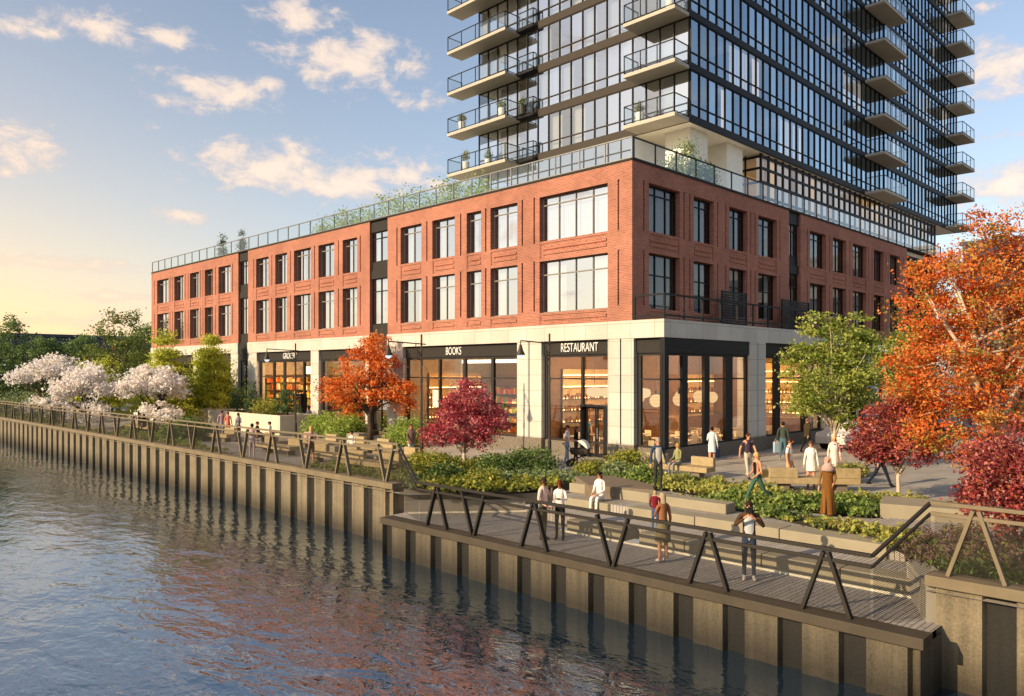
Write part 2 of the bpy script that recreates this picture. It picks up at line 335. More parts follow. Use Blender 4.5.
# ---------------------------------------------------------------- fences with V struts and wire mesh
def meshmat():
    m, nt, out = newmat('wire_mesh')
    g = N(nt, 'ShaderNodeNewGeometry'); sp = N(nt, 'ShaderNodeSeparateXYZ'); L(nt, g.outputs['Position'], sp.inputs[0])
    fs = []
    for sg in (1, -1):
        a = N(nt, 'ShaderNodeMath', operation='MULTIPLY_ADD'); L(nt, sp.outputs[2], a.inputs[0]); a.inputs[1].default_value = sg; L(nt, sp.outputs[1], a.inputs[2])
        b = N(nt, 'ShaderNodeMath', operation='MULTIPLY'); L(nt, a.outputs[0], b.inputs[0]); b.inputs[1].default_value = 1/.036
        c = N(nt, 'ShaderNodeMath', operation='FRACT'); L(nt, b.outputs[0], c.inputs[0])
        d = N(nt, 'ShaderNodeMath', operation='LESS_THAN'); L(nt, c.outputs[0], d.inputs[0]); d.inputs[1].default_value = .2; fs.append(d)
    mx = N(nt, 'ShaderNodeMath', operation='MAXIMUM'); L(nt, fs[0].outputs[0], mx.inputs[0]); L(nt, fs[1].outputs[0], mx.inputs[1])
    t = N(nt, 'ShaderNodeBsdfTransparent'); p = N(nt, 'ShaderNodeBsdfPrincipled'); p.inputs['Specular IOR Level'].default_value = .1; p.inputs['Base Color'].default_value = (.03, .025, .018, 1); p.inputs['Roughness'].default_value = .5
    ms = N(nt, 'ShaderNodeMixShader'); L(nt, mx.outputs[0], ms.inputs[0]); L(nt, t.outputs[0], ms.inputs[1]); L(nt, p.outputs[0], ms.inputs[2]); L(nt, ms.outputs[0], out.inputs[0]); return m
MESHM = meshmat()
CAPD = plain('shade_darkened_bronze', (.024, .02, .016), .6, 0, var=.12, scale=1.5, bump=.05)  # shade on the promenade fence is put into this darker steel colour
def fence(label, x, z0, h, struts, y0, y1, ends=(), CAPM=CAPM):
    """struts: (y, kind) kind 'A' = feet apart, tops together; 'V' = tops apart"""
    t = thing('fence', label, 'fence', (x, y0, z0), rz=None)
    for y, k in struts:
        for sgn in (-1, 1):
            s = MB()
            lo, hi = (y+sgn*.46, y+sgn*.045) if k == 'A' else (y+sgn*.045, y+sgn*.46)
            s.bar((x, lo, z0), (x, hi, z0+h-.03), .07, .12, up=(1, 0, 0)); s.build('strut', CAPM, t, bevel=.008)
    r = MB(); r.box(x-.05, x+.05, y0, y1, z0+h, z0+h+.07)
    for (ya, za, yb, zb, xb) in ends: r.bar((x, ya, za+.035), (xb, yb, zb+.035), .075, .055)
    r.build('handrail', CAPM, t, bevel=.01)
    r = MB(); r.box(x-.035, x+.035, y0, y1, z0+h-.2, z0+h-.13)
    for (ya, za, yb, zb, xb) in ends: r.bar((x, ya, za-.165), (xb, yb, zb-.165), .05, .05)
    r.build('rail', CAPM, t, bevel=.01)
    m = MB(); m.poly([(x+.05, y0+.05, z0+.02), (x+.05, y1-.05, z0+.02), (x+.05, y1-.05, z0+h-.2), (x+.05, y0+.05, z0+h-.2)])
    for (ya, za, yb, zb, xb) in ends: m.poly([(x+.05, ya, z0+.02), (xb, yb, z0+.02), (xb, yb, zb-.16), (x+.05, ya, z0+h-.2)])
    m.build('mesh_panel', MESHM, t)
    return t
zl = .3
st = []; y = 1.0; k = 0
while y < 75: st.append((y, 'VA'[k % 2])); y += 2.66; k += 1
fence('long bronze V strut fence running along the far quay towards the white blossom trees', -12.75, zl, 1.28, st, .25, 75)
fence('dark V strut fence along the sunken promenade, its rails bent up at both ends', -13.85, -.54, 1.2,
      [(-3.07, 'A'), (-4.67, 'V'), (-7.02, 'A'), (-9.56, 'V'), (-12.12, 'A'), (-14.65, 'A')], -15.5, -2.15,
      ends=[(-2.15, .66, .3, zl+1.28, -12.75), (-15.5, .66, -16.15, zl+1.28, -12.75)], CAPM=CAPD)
fence('bronze V strut fence with wire mesh panel, standing by the purple maple', -12.75, zl, 1.28, [(-16.9, 'A'), (-19.5, 'V'), (-22.1, 'A'), (-24.7, 'V')], -30, -16.15)
# ---------------------------------------------------------------- concrete seating
def block(label, x0, x1, y0, y1, z0, z1, mat=SEATC, skew=0):
    b = MB(); b.prism([(x0, y0), (x1, y0+skew), (x1, y1+skew), (x0, y1)], z0, z1)
    o = b.build('seating_block', mat, bevel=.025, origin=(x0, y0, z0)); tag(o, label, 'bench', 'cast concrete seating blocks'); return o
block('pale concrete block of the lowest seating tier, behind the man and woman who embrace', -11.38, -10.7, -8.0, -6.0, -.6, -.25)
block('pale concrete block of the lowest seating tier, with a dark gap at its left end', -11.38, -10.7, -9.95, -8.55, -.6, -.25)
block('pale concrete block of the lowest seating tier, beyond the mother who carries a child', -11.38, -10.7, -12.05, -9.97, -.6, -.25)
block('pale concrete block of the lowest seating tier, to the right of the photographer', -11.38, -10.7, -13.9, -12.07, -.6, -.25)
block('last concrete block of the lowest seating tier, ending at the raised right quay', -11.38, -10.7, -15.35, -13.92, -.6, -.25)
block('concrete block of the middle seating tier with an angled left end, under the seated woman', -9.85, -9.2, -6.3, -4.6, -.25, .06, skew=-.25)
block('concrete block of the middle seating tier, just right of the seated woman', -9.85, -9.2, -9.3, -7.0, -.25, .06)
block('concrete block of the middle seating tier, behind the photographer', -9.85, -9.1, -11.75, -9.32, -.25, .08)
block('long last concrete block of the middle seating tier, in front of the yellow-green bed', -9.85, -9.1, -14.35, -11.77, -.25, .08)
block('concrete block of the top seating tier with a slanted end, left of the seated woman', -8.85, -8.3, -5.4, -3.9, .04, .36, skew=-.3)
block('concrete block of the top seating tier, behind the seated woman', -8.85, -8.3, -7.1, -5.9, .04, .36, skew=-.3)
block('concrete block of the top seating tier, below the man in the blue jacket', -8.85, -8.3, -9.7, -7.2, .04, .33)
pl = MB(); pl.prism([G(588, 487, .36), G(655, 492, .36), G(652, 486, .36), G(612, 477, .36), G(575, 478, .36)], .02, .42)
tag(pl.build('timber_platform', plain('grey_brown_timber', (.17, .13, .09), .8, var=.2, scale=5), bevel=.02, origin=G(612, 482, 0)), 'brown timber seating platform behind the seated woman in white', 'platform')
pl = MB(); pl.prism([G(880, 515, .1), G(883, 506, .1), G(1010, 517, .1), G(1010, 526, .1)], .0, .42)
tag(pl.build('seat_wall', SEATC, bevel=.02, origin=G(880, 515, 0)), 'low pale concrete seat wall below the small crimson tree', 'seat wall')
# retaining walls at both ends of the promenade
RET = plain('grey_concrete', (.27, .24, .2), .85, var=.1, scale=1.2, bump=.1)
t = thing('retaining_wall', 'grey two-step concrete retaining wall below the bed of the round crimson tree', 'retaining wall', (-12.9, -.3, -.6), rz=None)
def wallseg(nm, a, b, off, th, z0, z1, mat, t):
    a = Vector(a); b = Vector(b); d = (b-a).normalized(); n = Vector((-d.y, d.x, 0))
    if n.x < 0: n = -n
    a = a+n*off; b = b+n*off
    m = MB(); m.prism([a, b, b+n*th, a+n*th], z0, z1); return m.build(nm, mat, t, bevel=.015)
wallseg('lower_wall', (-12.95, -.28, 0), (-9.84, -2.83, 0), 0, .5, -.62, -.2, RET, t)
wallseg('upper_wall', (-12.95, -.28, 0), (-7.9, -4.1, 0), .5, .3, -.5, .1, RET, t)
t = thing('retaining_wall', 'short angled concrete wing wall closing the right end of the promenade', 'retaining wall', (-11.4, -15.4, -.6), rz=None)
m = MB(); m.prism([(-12.85, -16.1), (-11.2, -15.25), (-11.0, -15.6), (-12.5, -16.5)], -.62, .1); m.build('wall', CONC, t)
wallseg('side_wall', (-11.2, -15.22, 0), (-7.9, -15.2, 0), 0, .2, -.5, .08, CONC, t)
# ================================================================ BRICK BUILDING
ZB, Z1, Z2, Z3, Z4, ZT = 6.37, 7.0, 9.58, 10.57, 12.8, 13.6
LW = [(55.68, 52.91), (51.58, 49.46), (48.09, 46.19), (45.01, 43.41), (42.33, 40.09), (35.7, 33.7), (32.67, 30.92), (29.92, 27.59), (26.59, 24.59), (23.56, 21.86),
      (17.2, 15.17), (14.17, 12.18), (11.18, 10.0), (9.27, 7.25), (5.69, 1.38)]
LBAY = [(38.7, 37.03), (20.44, 18.52)]
LEND = 57.1
RW = [(1.3, 3.89), (5.12, 7.04), (8.59, 10.54), (11.76, 14.0), (18.37, 20.72), (21.79, 23.97), (25.06, 27.45), (28.84, 30.78), (31.98, 34.08)]
RBAY = [(15.52, 17.06)]
REND = 35.6
bb = thing('brick_building', 'red brick three-storey building with shops, the glass tower rising from its roof', 'building', (0, 0, 0), rz=None)
class Face:
    """local (u, w, z): u along the facade, w depth inwards"""
    def __init__(s, side, off=0): s.side = side; s.off = off
    def box(s, m, u0, u1, w0, w1, z0, z1, mi=0):
        if s.side == 'L': m.box(s.off+w0, s.off+w1, u0, u1, z0, z1, mi)
        else: m.box(u0, u1, s.off+w0, s.off+w1, z0, z1, mi)
    def quad(s, m, u0, u1, w, z0, z1, mi=0):
        if s.side == 'L': m.poly([(s.off+w, u1, z0), (s.off+w, u0, z0), (s.off+w, u0, z1), (s.off+w, u1, z1)], mi)
        else: m.poly([(u0, s.off+w, z0), (u1, s.off+w, z0), (u1, s.off+w, z1), (u0, s.off+w, z1)], mi)
def pier(F, m, a, b, z0, z1, th, grooves):
    """pier with one or two vertical slots"""
    if not grooves: F.box(m, a, b, 0, th, z0, z1); return
    cuts = [a]
    for g in grooves: cuts += [g-.055, g+.055]
    cuts.append(b)
    for i in range(0, len(cuts), 2): F.box(m, cuts[i], cuts[i+1], 0, th, z0, z1)
    for i in range(1, len(cuts)-1, 2):
        F.box(m, cuts[i], cuts[i+1], .085, th, z0, z1)
        for (p, q) in ((z0, Z1+.1), (Z2+.05, Z3-.05), (Z4+.05, z1)): F.box(m, cuts[i], cuts[i+1], 0, .085, p, q)
def brick_face(F, wins, bays, u0, u1, th=.42):
    m = MB()
    wins = sorted([tuple(sorted(w)) for w in wins]); bays_ = sorted([tuple(sorted(w)) for w in bays])
    ops = sorted([(w, 0) for w in wins]+[(w, 1) for w in bays_])
    prev = u0; prevbay = True
    for (a, b), isbay in ops:
        wd = a-prev
        if wd > 1.15: gs = [prev+.36, a-.36] if not (isbay or prevbay) else [(a-.36) if prevbay and not isbay else (prev+.36)]
        else: gs = [(prev+a)/2]
        if prev == u0: gs = [u0+wd*.55]
        pier(F, m, prev, a, ZB+.002, ZT, th, gs); prev = b; prevbay = bool(isbay)
    pier(F, m, prev, u1, ZB+.002, ZT, th, [prev+(u1-prev)*.45])
    for (a, b) in wins:
        for (z0, z1) in ((ZB+.002, Z1), (Z2, Z3)):
            F.box(m, a, b, .05, th-.03, z0, z1)
            F.box(m, a, b, .012, .05, z1-.12, z1); F.box(m, a, b, .012, .05, z0, z0+.14)
            n = 2 if z1-z0 > .8 else 1
            for i in range(n):
                zc = z0+.14+(z1-z0-.26)*(i+1)/(n+1)
                F.box(m, a+.1, b-.22, .0, .05, zc-.07, zc+.07)
            F.box(m, a, a+.06, .012, .05, z0+.14, z1-.12); F.box(m, b-.06, b, .012, .05, z0+.14, z1-.12)
        F.box(m, a, b, 0, th-.02, Z4, ZT)
    return m
FL = Face('L'); FR = Face('R')
# the right facade starts at the corner pier of the left one
brick_face(FL, LW, LBAY, 0, LEND).build('brick_wall', BRICK, bb)
brick_face(FR, RW, RBAY, .424, REND).build('brick_wall', BRICK, bb)
# coping
m = MB(); m.box(-.05, .5, -.05, LEND, ZT, ZT+.09); m.box(.5, 44, -.05, .45, ZT, ZT+.09); m.build('coping', BRONZE, bb)
# body behind the facade: floors, roof, room back walls
m = MB()
m.box(.45, 44, .45, LEND-.3, ZT-.3, ZT+.02); m.box(.45, 44, .45, LEND-.3, 9.75, 10.2); m.box(.45, 44, .45, LEND-.3, 6.45, 6.9)
m.build('floor_slab', WHITE, bb)
m = MB(); m.box(3.6, 44, 3.6, LEND-.5, 6.9, 9.75); m.box(3.6, 44, 3.6, LEND-.5, 10.2, 13.3); m.box(.44, 44, LEND-.3, LEND, 0, ZT-.01)
for u in (6.6, 18, 26.8, 39.5): m.box(.9, 3.6, u, u+.12, 6.9, 9.7); m.box(.9, 3.6, u, u+.12, 10.2, 13.2)
for u in (4.5, 11.2, 17.6, 24.3): m.box(u, u+.12, .9, 3.6, 6.9, 9.7); m.box(u, u+.12, .9, 3.6, 10.2, 13.2)
m.build('inner_wall', ROOMW, bb)
def curtain_mesh(F, u0, u1, w, z0, z1):
    m = MB(); n = max(4, int((u1-u0)/.05)); vs = []
    for i in range(n+1):
        u = u0+(u1-u0)*i/n; d = w+.03*math.sin(i*2.1)
        for z in (z0, z1): vs.append((F.off+d, u, z) if F.side == 'L' else (u, F.off+d, z))
    m.add(vs, [(2*i, 2*i+2, 2*i+3, 2*i+1) for i in range(n)]); return m
FRM_L = plain('grey_window_frame', (.2, .19, .17), .7, 0, var=.05)
def window(F, a, b, z0, z1, frame, cols, trans, w=.26, fw=.06, door=False, curt=None):
    a, b = sorted((a, b))
    f = MB()
    F.box(f, a, a+fw, w, w+.08, z0, z1); F.box(f, b-fw, b, w, w+.08, z0, z1)
    F.box(f, a+fw, b-fw, w, w+.08, z0, z0+fw); F.box(f, a+fw, b-fw, w, w+.08, z1-fw, z1)
    zt = z0+(z1-z0)*trans
    F.box(f, a+fw, b-fw, w+.004, w+.076, zt-.03, zt+.03)
    for i in range(1, cols):
        u = a+(b-a)*i/cols; F.box(f, u-.028, u+.028, w-.008, w+.07, z0+fw, zt-.03); F.box(f, u-.028, u+.028, w-.008, w+.07, zt+.03, z1-fw)
    o = f.build('window', frame, bb)
    p = MB(); F.quad(p, a+fw, b-fw, w+.04, z0+fw, z1-fw)
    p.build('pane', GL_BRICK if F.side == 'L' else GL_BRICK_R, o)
    if curt is None: curt = random.random()*(.82 if F.side == 'L' else 1)
    cs = []
    wd = b-a
    if curt < .35: cs = [(a+.08, a+wd*.3), (b-wd*.3, b-.08)]
    elif curt < .75: cs = [(a+.08, b-.08)]
    elif curt < .9: cs = [(a+.08, a+wd*.45)]
    for (p0, p1) in cs:
        c = curtain_mesh(F, p0, p1, w+.3, z0, z1-.05); c.build('curtain', CURT, o)
    return o
for (a, b) in LW:
    c = 4 if abs(a-b) > 3.5 else (3 if abs(abs(a-b)-2.33) < .02 else (2 if abs(a-b) > 1.45 else 1))
    for (z0, z1, tr) in ((Z1, Z2, .74), (Z3, Z4, .82)): window(FL, a, b, z0, z1, FRM_L, c, tr)
for i, (a, b) in enumerate(RW):
    c = 3 if i in (0,) else 2
    for (z0, z1, tr) in ((Z1-.0, Z2, .62), (Z3, Z4, .8)): window(FR, a, b, z0, z1, BLACK, c, tr, curt=.5 if i == 0 else None)
def bay(F, a, b, zlow):
    a, b = sorted((a, b))
    mt = BRONZE if F.side == 'L' else BLACK
    for bits in (((.12, 12.9, ZT-.01),), ((.12, 9.95, 10.45), (.2, 10.45, 11.0)), ((.2, 6.4, 7.05), (.12, 4.95, 6.4))):
        m = MB()
        for (w0, z0, z1) in bits: F.box(m, a, b, w0, .4, z0, z1)
        m.build('bay_panel', mt, bb)
    window(F, a, b, 7.05, 9.95, BLACK, 2, .72, w=.22); window(F, a, b, 11.0, 12.9, BLACK, 2, .78, w=.22)
    if F.side == 'L': window(F, a, b, .3, 4.95, BLACK, 2, .6, w=.22, curt=.99)
for (a, b) in LBAY: bay(FL, a, b, 0)
for (a, b) in RBAY: bay(FR, a, b, 0)
# dark glazed bay at the right end
m = MB()
for u in np.arange(REND+.05, 44, 1.4): FR.box(m, u, u+.08, .3, .4, .2, ZT-.4)
for z in (.2, 3.2, 6.4, 7.4, 9.9, 10.6, ZT-.5): FR.box(m, REND, 44, .31, .41, z, z+.1 if z not in (6.4, 9.9) else z+.6)
m.build('glazed_bay', BLACK, bb)
m = MB(); m.box(REND, 44, .7, .8, .2, ZT-.35); m.build('inner_panel', DARKROOM, bb)
m = MB(); FR.quad(m, REND, 44, .36, .2, ZT-.4); m.build('pane', glass('dark_bay_glass', (.3, .32, .34), .03, (.7, .75, .8), .02, 8), bb)
# limestone band and piers of the ground floor
m = MB()
def band(u0, u1): m.box(-.06, .5, u0, u1, 5.57, ZB)
prev = -1.74
for (a, b) in sorted([tuple(sorted(q)) for q in LBAY]): band(prev, a); prev = b
band(prev, LEND+.05)
m.box(.5, 24.3, -1.74, .42, 5.57, ZB-.01)   # terrace over the glazed corner
m.build('limestone_band', STONE, bb)
LP = [(55.5, 57.1), (46.0, 47.3), (38.72, 40.0), (35.57, 37.0), (26.54, 27.57), (16.91, 18.52), (20.46, 20.9), (7.25, 5.55), (1.36, -.1)]
def stone_pier(a, b, x0=None, y0=None):
    """x0 given: a pier on the left facade spanning y a..b; y0 given: one on the right facade spanning x a..b"""
    a, b = sorted((a, b)); c = (a+b)/2; m = MB(); q = MB()
    def bx(mm, u0, u1, w0, w1, z0, z1, mi=0):
        if x0 is not None: mm.box(x0+w0, x0+w1, u0, u1, z0, z1, mi)
        else: mm.box(u0, u1, y0+w0, y0+w1, z0, z1, mi)
    if b-a > 1.1 and (x0 is None or a < 30):
        bx(m, a, c-.04, 0, .7, .75, 5.568); bx(m, c+.04, b, 0, .7, .75, 5.568); bx(m, c-.04, c+.04, .08, .6, .75, 5.568, 1)
    else: bx(m, a, b, 0, .7, .75, 5.568)
    o = m.build('limestone_pier', [STONE, BLACK], bb)
    bx(q, a-.02, b+.02, -.03, .72, 0, .75); q.build('pier_base', GRAN, o)
for (a, b) in LP: stone_pier(a, b, x0=-.02)
for (a, b) in ((7.53, 9.2), (16.46, 18.4)): stone_pier(a, b, y0=-1.744)
for (a, b) in ((23.2, 24.3), (27.5, 29), (33, 34.5)): stone_pier(a, b, y0=-.02)
# shop fronts
SHOPS = []
def shop(F, a, b, mulls, w=.3, sill=.75, door=None, fw=.09, sign=True, plinth=True):
    a, b = sorted((a, b)); f = MB()
    F.box(f, a, b, w-.12, w+.1, 4.9, 5.568)
    F.box(f, a, b, w-.04, w+.08, 4.78, 4.9)
    F.box(f, a, a+fw*1.6, w-.04, w+.1, sill, 4.78); F.box(f, b-fw*1.6, b, w-.04, w+.1, sill, 4.78)
    for u, hw in mulls: F.box(f, u-hw, u+hw, w-.06, w+.1, sill, 4.78)
    F.box(f, a+fw, b-fw, w-.01, w+.06, 3.69, 3.76); F.box(f, a, b, w-.05, w+.1, sill-.08, sill)
    o = f.build('shop_front', BRONZE if F.side == 'L' else BLACK, bb)
    p = MB()
    if door:
        d0, d1 = sorted(door)
        if d0-a > .1: F.quad(p, a, d0, w+.03, sill, 4.78)
        if b-d1 > .1: F.quad(p, d1, b, w+.03, sill, 4.78)
        F.quad(p, d0, d1, w+.03, 2.5, 4.78)
    else: F.quad(p, a, b, w+.03, sill, 4.78)
    p.build('pane', GL_SHOP, o)
    q = MB()
    rng_ = [(a, b)] if not door else [(a, door0) for door0 in [sorted(door)[0]] if door0-a > .1]+[(d1_, b) for d1_ in [sorted(door)[1]] if b-d1_ > .1]
    for (u, v) in rng_: F.box(q, u, v, w-.1, w+.3, 0, sill-.08)
    q.build('shop_plinth', GRAN, bb)
    if door:
        d0, d1 = sorted(door); c = (d0+d1)/2; dm = MB()
        F.box(dm, d0, d0+.28, w-.3, w+.2, 0, 2.5); F.box(dm, d1-.08, d1, w-.3, w+.2, 0, 2.5); F.box(dm, d0+.28, d1-.08, w-.3, w+.2, 2.4, 2.5)
        for u0, u1 in ((d0+.28, c+.05), (c+.11, d1-.08)):
            F.box(dm, u0, u0+.07, w, w+.06, .02, 2.4); F.box(dm, u1-.07, u1, w, w+.06, .02, 2.4); F.box(dm, u0+.07, u1-.07, w, w+.06, .02, .2); F.box(dm, u0+.07, u1-.07, w, w+.06, 2.3, 2.4)
        d = dm.build('door', BLACK, bb)
        pm = MB(); F.quad(pm, d0+.28, d1-.08, w+.03, .1, 2.35); pm.build('pane', GL_SHOP, d)
        hm = MB(); F.box(hm, c-.02, c+.02, w-.06, w-.03, .9, 1.4); hm.build('handle', FRM_L, d)
    return o
shop(FL, 5.55, 1.36, [(3.13, .06)], door=(3.05, 1.36))
shop(FL, -.1, -1.68, [], fw=.12)
shop(FL, 16.91, 7.25, [(13.83, .07), (11.65, .1), (9.38, .1)])
shop(FL, 26.54, 20.9, [(23.6, .08)])
shop(FL, 35.57, 27.57, [(33.38, .1), (31.8, .1), (29.0, .1)], door=(31.8, 28.95))
shop(FL, 46.0, 40.0, [(42, .08), (44, .08)]); shop(FL, 55.5, 47.3, [(50, .08), (52.5, .08)])
FP = Face('R', -1.744)
shop(FP, .02, 7.53, [(1.8, .21), (3.67, .22), (5.7, .33)], w=.18, fw=.1)
shop(FP, 9.2, 16.46, [(11.0, .3), (14.4, .3)], w=.3)
shop(FP, 18.4, 23.2, [(19.9, .1), (21.6, .1)], w=.5, door=(19.9, 21.6))
shop(Face('R'), 24.3, 27.5, [(26, .08)], w=.3); shop(Face('R'), 29, 33, [(31, .08)], w=.3)
m = MB(); m.box(-.02, .2, -1.744, -1.65, .66, 5.568); m.build('corner_post', BLACK, bb)
# signs
def sign(txt, yc, width, z, h):
    cu = bpy.data.curves.new('sign_text', 'FONT'); cu.body = txt; cu.size = 1; cu.align_x = 'CENTER'; cu.align_y = 'CENTER'; cu.extrude = .02; cu.offset = -.012
    o = bpy.data.objects.new('tmp', cu); COL.objects.link(o)
    bpy.context.view_layer.update()
    me = bpy.data.meshes.new_from_object(o.evaluated_get(bpy.context.evaluated_depsgraph_get()))
    bpy.data.objects.remove(o)
    n = len(me.vertices); co = np.zeros(n*3); me.vertices.foreach_get('co', co); co = co.reshape(-1, 3)
    w0, w1 = co[:, 0].min(), co[:, 0].max(); h0, h1 = co[:, 1].min(), co[:, 1].max()
    x = (co[:, 0]-(w0+w1)/2)/(w1-w0)*width; yv = (co[:, 1]-(h0+h1)/2)/(h1-h0)*h
    new = np.stack([.17-.06*np.sign(co[:, 2])*.5-.03, yc-x, z+yv], 1)
    me.vertices.foreach_set('co', new.ravel()); me.update()
    me.materials.clear(); me.materials.append(plain('white_letters', (.85, .83, .78), .5))
    q = bpy.data.objects.new('sign_lettering', me); COL.objects.link(q); q.parent = bb
    return q
sign('BOOKS', 12.42, 1.3, 5.24, .42); sign('RESTAURANT', 3.2, 2.3, 5.24, .42); sign('GROCERY', 30.7, 2.0, 5.24, .42)
# ground-floor interiors
LINO = plain('warm_floor', (.3, .2, .12), .5); OAK = plain('oak_panel', (.22, .115, .055), .5, var=.2, scale=4)
m = MB(); m.box(.75, 20, -1.2, 19, .02, .06); m.build('shop_floor', LINO, bb)
m = MB(); m.box(.75, 25, -1.3, 56, 5.3, 5.5); m.build('shop_ceiling', OAK, bb)
m = MB(); m.box(7.8, 8.0, 2.6, 56, .06, 5.3, 0); m.box(8.0, 22, 5.6, 5.8, .06, 5.3, 0); m.box(.8, 7.8, 6.55, 6.7, .06, 5.3, 0); m.box(.8, 7.8, 17.6, 17.8, .06, 5.3, 1); m.box(.8, 7.8, 26.9, 27.1, .06, 5.3, 1); m.box(16.4, 16.6, -1, 5.6, .06, 5.3, 0); m.box(.8, 7.8, 36.2, 36.4, .06, 5.3, 1)
m.build('partition', [OAK, plain('beige_plaster', (.45, .37, .28), .9)], bb)
# terrace balustrade on the roof
def balustrade(F, u0, u1, z0, h, w, pitch, post):
    m = MB(); n = max(1, round((u1-u0)/pitch))
    for i in range(n+1):
        u = u0+(u1-u0)*i/n; F.box(m, u-.03, u+.03, w, w+.06, z0, z0+h)
    F.box(m, u0, u1, w-.01, w+.07, z0+h, z0+h+.05); F.box(m, u0, u1, w-.005, w+.065, z0-.0, z0+.06)
    o = m.build('balustrade', post, bb); g = MB(); F.quad(g, u0, u1, w+.03, z0+.06, z0+h); g.build('pane', GL_RAIL, o)
balustrade(FL, .05, LEND-.1, ZT+.09, .95, .02, 1.55, plain('grey_rail_metal', (.22, .22, .21), .4, .4))
balustrade(FR, .13, 44, ZT+.09, .95, .02, 1.75, BLACK)
# first-floor terrace railing over the glazed corner
m = MB()
for u in (.06, 1.62, 3.2, 4.8, 6.4, 8, 9.6, 11.2, 12.8, 14.4, 16, 17.6, 19.2, 20.8, 22.4, 24.1): m.box(u-.035, u+.035, -1.7, -1.63, ZB-.01, 7.5)
m.box(.025, .095, -.14, -.07, ZB, 7.5)
for z in (7.42, 6.5): m.box(.02, 24.1, -1.705, -1.625, z, z+.08); m.box(.02, .1, -1.625, -.07, z, z+.08)
m.build('terrace_railing', BLACK, bb)
# ================================================================ GLASS TOWER
tw = thing('glass_tower', 'tall glass apartment tower with stacked balconies above the brick building', 'tower', (9.4, 2.9, ZT), rz=None)
TX, TY, TL, TR, ZS, FH, NF = 9.4, 2.9, 20.45, 59.15, 18.2, 2.95, 11
TOPZ = ZS+FH*NF
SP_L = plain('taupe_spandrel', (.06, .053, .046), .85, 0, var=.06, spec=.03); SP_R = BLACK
m = MB()
for k in range(NF+1):
    z = ZS+FH*k
    m.box(TX+.12, TR-.12, TY+.12, TL-.12, z-.02, z+.3, 0)
m.build('floor_slab', WHITE, tw)
m = MB()
for k in range(NF+1):
    z = ZS+FH*k
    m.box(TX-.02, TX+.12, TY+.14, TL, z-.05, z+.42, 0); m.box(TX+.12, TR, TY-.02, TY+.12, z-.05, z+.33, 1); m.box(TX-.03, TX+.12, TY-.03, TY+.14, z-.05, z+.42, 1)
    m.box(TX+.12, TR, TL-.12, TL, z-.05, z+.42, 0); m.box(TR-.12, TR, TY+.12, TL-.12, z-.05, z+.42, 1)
m.build('spandrel', [SP_L, SP_R], tw)
m = MB(); m.box(TX+4.5, TR-4.5, TY+4.5, TL-4.5, ZT, TOPZ, 0)
for u in (TX+6, 16, 24, 33, 42, 50): m.box(u, u+.15, TY+.6, TY+4.5, ZS+.3, TOPZ)
for u in (8, 13, 17): m.box(TX+.6, TX+4.5, u, u+.15, ZS+.3, TOPZ)
m.build('inner_wall', ROOMW, tw)
m = MB(); m.box(TX-.02, TR, TY-.02, TL, TOPZ+.42, TOPZ+.9); m.build('roof', WHITE, tw)
# window modules: the first hundred as parts, the others one part
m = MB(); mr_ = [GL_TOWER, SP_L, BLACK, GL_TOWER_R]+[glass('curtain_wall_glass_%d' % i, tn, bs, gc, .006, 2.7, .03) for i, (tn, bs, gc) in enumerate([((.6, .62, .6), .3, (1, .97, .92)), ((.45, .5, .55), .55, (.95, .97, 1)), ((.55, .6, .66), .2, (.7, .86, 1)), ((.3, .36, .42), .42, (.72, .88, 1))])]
def tower_window(F, m, u0, u1, z, fr, far):
    z0 = z+(.42 if fr == 1 else .33); z1 = z+FH-.05; zt = z0+.62; w = .03
    fw = .022 if fr == 1 else .024
    F.box(m, u0, u0+fw, w-.04, w+.08, z0, z1, fr); F.box(m, u1-fw, u1, w-.04, w+.08, z0, z1, fr)
    F.box(m, u0+fw, u1-fw, w-.02, w+.07, zt-.03, zt+.03, fr); F.box(m, u0+fw, u1-fw, w-.01, w+.07, z0, z0+.05, fr); F.box(m, u0+fw, u1-fw, w-.01, w+.07, z1-.05, z1, fr)
    uc = (u0+u1)/2
    F.quad(m, u0+fw, u1-fw, w+.035, z0+.05, z1-.05, random.choice((0, 0, 4, 5)) if fr == 1 else random.choice((3, 3, 6, 7)))
FTL = Face('L', TX); FTR = Face('R', TY)
nL = 18; pL = (TL-TY-.1)/nL
nR = 52; pR = (TR-TX-.1)/nR
rest = MB(); made = 0
for k in range(NF):
    z = ZS+FH*k
    for i in range(nL):
        u0 = TY+.1+i*pL
        if k < 4 and made < 72:
            w_ = MB(); tower_window(FTL, w_, u0, u0+pL, z, 1, 0); w_.build('window', mr_, tw); made += 1
        else: tower_window(FTL, rest, u0, u0+pL, z, 1, 1)
    for i in range(nR):
        u0 = TX+.1+i*pR
        if k < 2 and i < 13:
            w_ = MB(); tower_window(FTR, w_, u0, u0+pR, z, 2, 0); w_.build('window', mr_, tw); made += 1
        else: tower_window(FTR, rest, u0, u0+pR, z, 2, 1)
rest.build('windows', mr_, tw)['kind'] = 'stuff'
